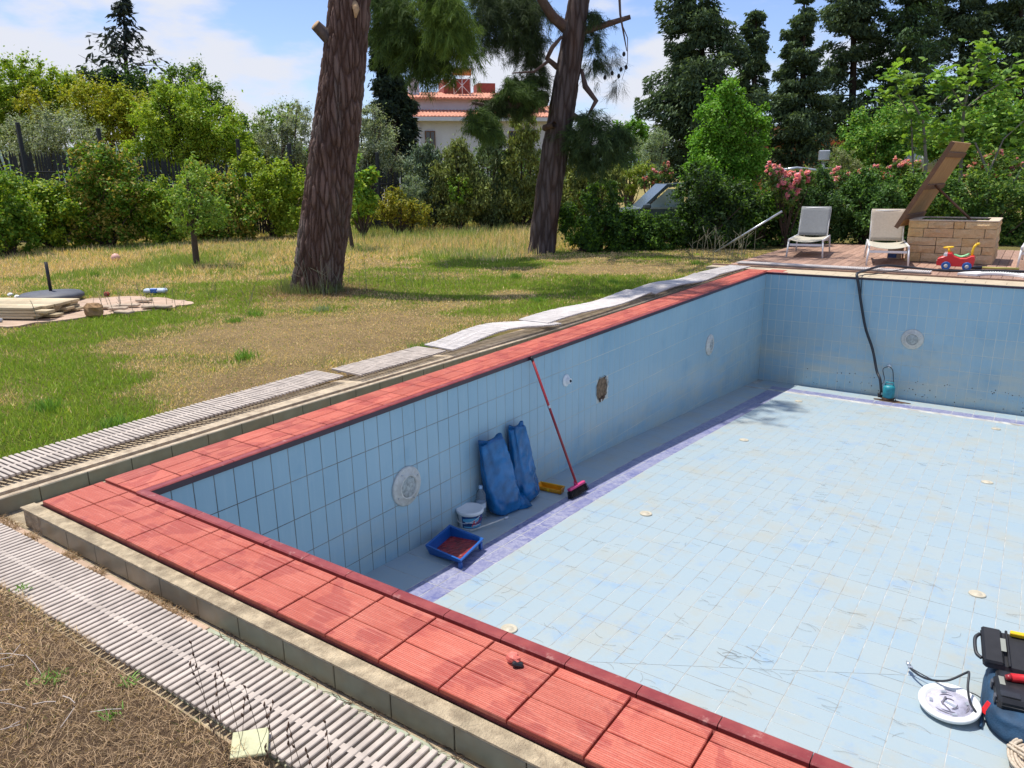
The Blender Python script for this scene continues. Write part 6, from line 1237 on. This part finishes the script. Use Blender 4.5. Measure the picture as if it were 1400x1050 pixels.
m_ = MB(); m_.tube(smooth([(1.44, 10.33, -.30), (1.42, 10.355, -.05), (1.43, 10.40, .03), (1.55, 10.6, .03), (1.75, 11.0, .05), (1.9, 11.15, .075)]), .007, 6); tag(m_.build('cable', M['rubber']), 'thin grey cable beside the hose over the far edge', 'cable')
rt = empty('wall_cable_outlet', (0, 0, 0), 0, 'white outlet in the far wall with a loop of thin black cable', 'cable outlet'); m_ = MB(); m_.lathe([(.03, 0), (.028, .02), (.012, .03), (0, .03)], 12, Matrix.Translation((1.93, LY, -1.30)) @ RFy); m_.build('outlet', M['white'], rt)
m_ = MB(); m_.tube(smooth([(1.93, 10.35, -1.30), (1.86, 10.30, -1.34), (1.90, 10.25, -1.48), (1.88, 10.15, -1.56)]), .006, 6); m_.tube(smooth([(1.93, 10.35, -1.30), (1.99, 10.30, -1.34), (2.02, 10.28, -1.5), (2.06, 10.2, -1.7), (2.10, 10.15, fz(10.15)+.01)]), .006, 6); m_.build('cable', M['rubber'], rt)
# small rusty stains as dots of real debris at foot of far wall
m_ = MB(); R_ = random.Random(8)
for i in range(110): x = R_.uniform(.7, 5.2); m_.lathe([(R_.uniform(.003, .009), 0), (0, .003)], 5, Matrix.Translation((x, LY-.001, R_.choice([-1.62, -1.5, -1.7])+R_.uniform(-.03, .03))) @ RFy)
m_.build('rust_specks', M['rust'])['kind'] = 'stuff'
# lamp insert lying face up
ctr = fpos(3.475, 2.125, .018); rt = empty('lamp_insert', ctr, 0, 'white round lamp insert lying face up with wires showing', 'lamp insert'); Mt = Matrix.Rotation(.10, 4, 'X') @ Matrix.Rotation(-.05, 4, 'Y') @ Matrix.Translation((0, 0, .012)); Rr = .142
m_ = MB(); m_.lathe([(.0, -.006), (.10, -.006), (Rr*.97, .012), (Rr, .022), (Rr*.99, .030), (Rr*.93, .034), (Rr*.76, .030), (Rr*.74, .018)], 52, Mt); m_.build('bowl', M['white'], rt)
m_ = MB(); m_.lathe([(Rr*.74, .0181), (Rr*.70, .010), (0, .010)], 40, Mt); m_.build('inner_plate', plain('lilac white plate', (.62, .60, .72), .4, var=.15, scale=40), rt)
m_ = MB(); R_ = random.Random(4)
for k in range(11): a0 = R_.uniform(0, 6.28); r0 = R_.uniform(.03, .10); m_.tube([(r0*math.cos(a0+t), r0*math.sin(a0+t)*.95, .016+.006*math.sin(t*3)) for t in np.linspace(0, R_.uniform(1.0, 2.6), 9)], .0022, 5, True, Mt)
m_.tube([(-.02, .03, .03), (-.03, -.01, .02), (.01, -.05, .016)], .005, 6, True, Mt); m_.build('wires', plain('grey wires', (.16, .15, .18), .6), rt)
m_ = MB()
for a_ in (.4, 2.0, 3.3, 5.1): m_.box((-.012, -.007, .012), (.012, .007, .026), .002, Mt @ Matrix.Rotation(a_, 4, 'Z') @ Matrix.Translation((.082, 0, 0)) @ Matrix.Rotation(HP, 4, 'Z'))
m_.box((-.035, -.008, .012), (.035, .008, .022), .002, Mt @ Matrix.Rotation(-.4, 4, 'Z')); m_.build('clips', M['alu'], rt)
m_ = MB(); m_.tube(smooth([(.115, -.030, .05), (.085, .0, .075), (.065, .05, .12), (.06, .12, .16), (.045, .135, .145), (-.03, .10, .09), (-.12, .13, .045), (-.19, .20, .02), (-.215, .245, .014)]), .0058, 8); m_.tube(smooth([(.14, .06, .01), (.15, .13, .01), (.10, .18, .012), (0, .17, .012), (-.10, .19, .012), (-.205, .235, .012)]), .0032, 6); m_.build('cable', M['rubber'], rt)
m_ = MB(); m_.lathe([(.010, 0), (.011, .02), (.004, .035), (0, .035)], 10, Matrix.Translation((-.215, .245, .016)) @ Matrix.Rotation(-1.3, 4, 'X') @ Matrix.Rotation(-.6, 4, 'Y')); m_.box((-.012, -.008, -.006), (.012, .008, .008), .002, Matrix.Translation((-.21, .235, .014))); m_.build('connector', M['alu'], rt)
# open black drill case on a dark blue bag
bc_ = fpos(3.86, 2.36); rt = empty('tool_bag', bc_, 0, 'dark blue fabric tool bag with a red badge under the black drill case', 'bag'); nz_, na = 14, 44; vs = []
for i in range(nz_):
    t = i/(nz_-1); s = [.80, .95, 1, 1, .99, .97, .95, .93, .90, .86, .80, .70, .5, .2][i]; z = .15*(1-(1-t)**2)*.95
    for k in range(na): a = 2*math.pi*k/na; f_ = 1+.05*mnoise.noise(Vector((math.cos(a)*2, math.sin(a)*2, t*4))); rx = .255*f_*s; ry = .37*f_*s; vs.append((abs(math.cos(a))**.7*(1 if math.cos(a) > 0 else -1)*rx, abs(math.sin(a))**.7*(1 if math.sin(a) > 0 else -1)*ry, z))
m_ = MB(); m_.add(vs, [(i*na+k, i*na+(k+1) % na, (i+1)*na+(k+1) % na, (i+1)*na+k) for i in range(nz_-1) for k in range(na)]+[tuple(reversed(range(na))), tuple((nz_-1)*na+k for k in range(na))], None, True); m_.build('body', M['bagdark'], rt)
m_ = MB(); m_.box((-.04, -.003, -.032), (.04, .003, .032), .002, Matrix.Translation((-.215, -.225, .085)) @ Matrix.Rotation(-.85, 4, 'Z') @ Matrix.Rotation(-.5, 4, 'X')); m_.build('badge', M['red'], rt)
m_ = MB(); m_.tube(smooth([(-.24, -.30, .03), (-.25, 0, .04), (-.22, .30, .03)]), .008, 6); m_.build('piping', M['bagdark'], rt)
bx_ = Vector((3.80, 2.42, fz(2.4)+.145)); rt = empty('drill_case', bx_, .16, 'open black plastic drill case with a red tool inside', 'tool case'); rt.scale = (.80, .80, .80)
m_ = MB(); m_.box((-.22, -.36, -.035), (.24, -.08, .055), .022); m_.box((-.19, -.075, -.03), (.24, .02, .03), .015); m_.build('tray', M['black'], rt)
Ml = Matrix.Translation((-.02, .03, .02)) @ Matrix.Rotation(.30, 4, 'X') @ Matrix.Rotation(.0, 4, 'Z'); m_ = MB(); m_.box((-.24, 0, -.03), (.26, .33, .012), .02, Ml); m_.box((-.24, .01, .013), (-.12, .32, .04), .014, Ml); m_.box((-.10, .01, .013), (-.085, .32, .035), .004, Ml); m_.build('lid', M['black'], rt)
m_ = MB(); m_.box((-.07, .29, .013), (.26, .32, .045), .004, Ml); m_.build('yellow_strip', M['yellow'], rt)
m_ = MB(); m_.tube(smooth([(-.245, .06, .0), (-.275, .10, .0), (-.275, .22, .0), (-.245, .27, .0)]), .012, 8, True, Ml); m_.build('handle', M['rubber'], rt)
for y_ in (-.30, -.15): m_ = MB(); m_.box((-.236, y_-.02, -.01), (-.2215, y_+.02, .04), .004); m_.build('latch', M['charcoal'], rt)
for a_, b_ in (((-.205, -.33, .0552), (-.10, -.27, .064)), ((-.08, -.33, .0552), (.20, -.30, .062)), ((.02, -.02, .031), (.2, .0, .04))): m_ = MB(); m_.box(a_, b_, .003); m_.build('moulded_ridge', M['rubber'], rt)
stk = plain('grey sticker', (.26, .27, .23), .5); m_ = MB(); m_.box((-.135, .12, .041), (-.105, .23, .043), 0, Ml); m_.build('sticker', stk, rt); m_ = MB(); m_.box((-.195, -.20, .0555), (-.165, -.11, .057)); m_.build('sticker', stk, rt)
m_ = MB()
for k in range(10): m_.tube([(.0+.005*k, .04+.022*k, .025), (.20, .05+.024*k, .025)], .006, 6, True, Ml)
m_.build('wood_bits', M['woodlight'], rt)
m_ = MB(); m_.tube([(-.13, -.13, .075), (.24, -.06, .085)], .027, 14); m_.build('red_tool', M['red'], rt); m_ = MB(); m_.tube([(-.16, -.14, .073), (-.131, -.131, .075)], [.016, .024], 12); m_.build('tool_nose', M['darkred'], rt)
m_ = MB(); m_.tube([(-.221, -.34, .012), (-.221, -.10, .012)], .004, 5); m_.tube([(-.20, -.361, .012), (.22, -.361, .012)], .004, 5); m_.build('seam', M['rubber'], rt)
# rope coil
rt = empty('rope_coil', fpos(3.86, 1.90, .004), 0, 'coiled beige rope lying in front of the blue bag', 'rope'); m_ = MB(); pts = []; R_ = random.Random(5)
for i in range(420): t = i/420*2*math.pi*13; r = .045+.085*(i % 210)/210; pts.append((r*math.cos(t)*1.0, r*math.sin(t)*1.3, .012+.03*(i/420)+.006*math.sin(t*2.3)))
m_.tube(pts, .0075, 6); m_.build('coil', M['rope'], rt); m_ = MB(); m_.tube(smooth([(-.13, .02, .05), (-.02, -.06, .07), (.10, .0, .06)]), .0075, 6); m_.tube(smooth([(-.12, .05, .045), (0, -.03, .07), (.10, .05, .06)]), .0075, 6); m_.build('binding', M['rope'], rt)
m_ = MB(); m_.box((-.03, -.03, 0), (.03, .03, .03), .008); tag(m_.build('crumpled_tissue', M['white'], None, fpos(3.83, 2.07, .02), (.3, .2, .5)), 'small white crumpled wrapper by the rope coil', 'wrapper')

# ================================================================== THINGS ON THE EDGES AND LAWN
def rock(name, label, cat, loc, sz, mat, seed, group=None, rot=0):
    m_ = MB(); R_ = random.Random(seed); vs = []; n1, n2 = 7, 10
    for i in range(n1):
        th_ = math.pi*i/(n1-1)
        for k in range(n2): a = 2*math.pi*k/n2; d = Vector((math.sin(th_)*math.cos(a), math.sin(th_)*math.sin(a), math.cos(th_))); f_ = 1+.35*mnoise.noise(d*1.8+Vector((seed, 0, 0))); vs.append((d.x*f_*sz[0], d.y*f_*sz[1], d.z*f_*sz[2]))
    m_.add(vs, [(i*n2+k, i*n2+(k+1) % n2, (i+1)*n2+(k+1) % n2, (i+1)*n2+k) for i in range(n1-1) for k in range(n2)]); return tag(m_.build(name, mat, None, loc, (0, 0, rot)), label, cat, group)
rt = rock('painted_stone', 'small red painted stone with a dark side on the near coping', 'stone', (2.325, -.115, .018), (.026, .018, .018), plain('pink red painted stone', (.66, .16, .12), .6, var=.2, scale=40), 4)
m_ = MB(); m_.box((-.020, -.012, -.010), (.016, .010, .008), .005); tag(m_.build('stone_chip', M['black'], None, (2.348, -.122, .010), (.2, .3, .7)), 'black chip tucked against the red painted stone', 'stone')
m_ = MB(); m_.box((-.051, -.051, 0), (.051, .051, .010), .002); tag(m_.build('loose_tile', plain('pale yellow tile', (.50, .50, .29), .5, var=.1, scale=20, dirt=(.3, .26, .14), dirtamt=.5), None, (1.850, -.770, -.070), (.05, .03, .86)), 'loose pale yellow tile lying in the thatch by the near grating', 'tile')
# stack of planks
rt = empty('plank_stack', (-7.2, 2.0, -.03), math.radians(26.5), 'flat stack of long yellowish decking planks at left', 'planks'); zz = 0
for lay in range(4):
    for k in range(5): m_ = MB(); l = 2.0+random.uniform(-.12, .10); m_.box((-2.6, -.07, 0), (l-.9+.0, .07, .030), .003); m_.build('plank', M['stack'], rt, (random.uniform(-.05, .05), -.30+.15*k, zz), (0, 0, random.uniform(-.004, .004)))
    zz += .034
m_ = MB(); m_.tube([(-.4, -.52, .03), (.75, -.50, .03)], .024, 8); o = m_.build('grey_pipe', plain('pale grey pipe', (.50, .52, .55), .5), None, (-7.2, 2.0, -.05), (0, 0, math.radians(26.5))); tag(o, 'pale grey pipe lying along the front of the plank stack', 'pipe')
# parasol base
rt = empty('parasol_base', (-7.55, 3.02, -.02), 0, 'round charcoal parasol base with a short black pole', 'parasol base'); m_ = MB(); m_.lathe([(0, 0), (.36, 0), (.40, .02), (.40, .055), (.36, .085), (.18, .10), (.06, .11), (0, .11)], 36); m_.build('weight', M['charcoal'], rt); m_ = MB(); m_.tube([(0, 0, .11), (-.02, .01, .50)], .022, 10); m_.build('pole', M['black'], rt)
rock('rock', 'brown rough rock beside the plank stack end', 'rock', onz(128, 424, .02), (.16, .10, .09), plain('brown rock', (.34, .20, .09), .9, var=.4, scale=12, bmp=.8), 3)
rock('rock', 'orange broken brick left of the parasol base', 'brick', onz(52, 411, 0), (.08, .06, .05), plain('orange brick piece', (.55, .26, .04), .9), 6)
rock('rock', 'dark red clod at the top of the sandy slab', 'brick', onz(146, 402, -.02), (.05, .04, .035), plain('dark red clod', (.28, .06, .03), .9), 8)
rk = plain('sandstone rubble', (.46, .36, .26), .9, var=.2, scale=15, bmp=.6)
for i, (px, py, sx, sy, lab) in enumerate([(172, 419, .17, .05, 'flat pale slab fragment lying right of the brown rock'), (162, 423, .11, .05, 'dark edged slab fragment nearer than the pale one'), (215, 420, .20, .05, 'long thin slab fragment on the right half of the sandy slab'), (197, 412, .10, .05, 'grey slab fragment above the long thin one'), (203, 421, .08, .04, 'small slab chip left of the long thin one'), (145, 421, .11, .07, 'orange tinted rubble touching the brown rock'), (170, 428, .12, .05, 'yellowish rubble at the near rim of the sandy slab'), (35, 416, .14, .05, 'low rubble strip behind the plank stack')]):
    m_ = MB(); m_.box((-sx, -sy, 0), (sx, sy, .03), .008); tag(m_.build('slab_fragment', rk, None, onz(px, py, -.03), (random.uniform(-.05, .05), 0, .55+random.uniform(-.3, .3))), lab, 'rubble')
rt = empty('crushed_wrapper', onz(213, 400, -.04), .6, 'blue and white crushed wrapper in the grass beyond the slab', 'wrapper'); m_ = MB(); m_.box((-.16, -.06, 0), (.16, .06, .06), .02); m_.build('film', plain('pale blue film', (.55, .62, .75), .4), rt); m_ = MB(); m_.box((-.06, -.0605, -.0), (.05, -.02, .063), .01); m_.build('print', M['blue'], rt)
p = onz(158, 352, .02); m_ = MB(); m_.lathe([(0, -.09), (.05, -.075), (.085, -.03), (.09, 0), (.085, .03), (.05, .075), (0, .09)], 16); tag(m_.build('ball', plain('pale pink rubber', (.68, .38, .30), .6), None, (p.x, p.y, .015)), 'small pale pink ball in the far grass', 'ball')
for px, py in [(14, 403), (24, 406)]: rock('white_pebble', 'white pebble in the grass above the left end of the plank stack, %s one' % ('left' if px == 14 else 'right'), 'stone', onz(px, py, -.04), (.045, .04, .03), M['white'], px)
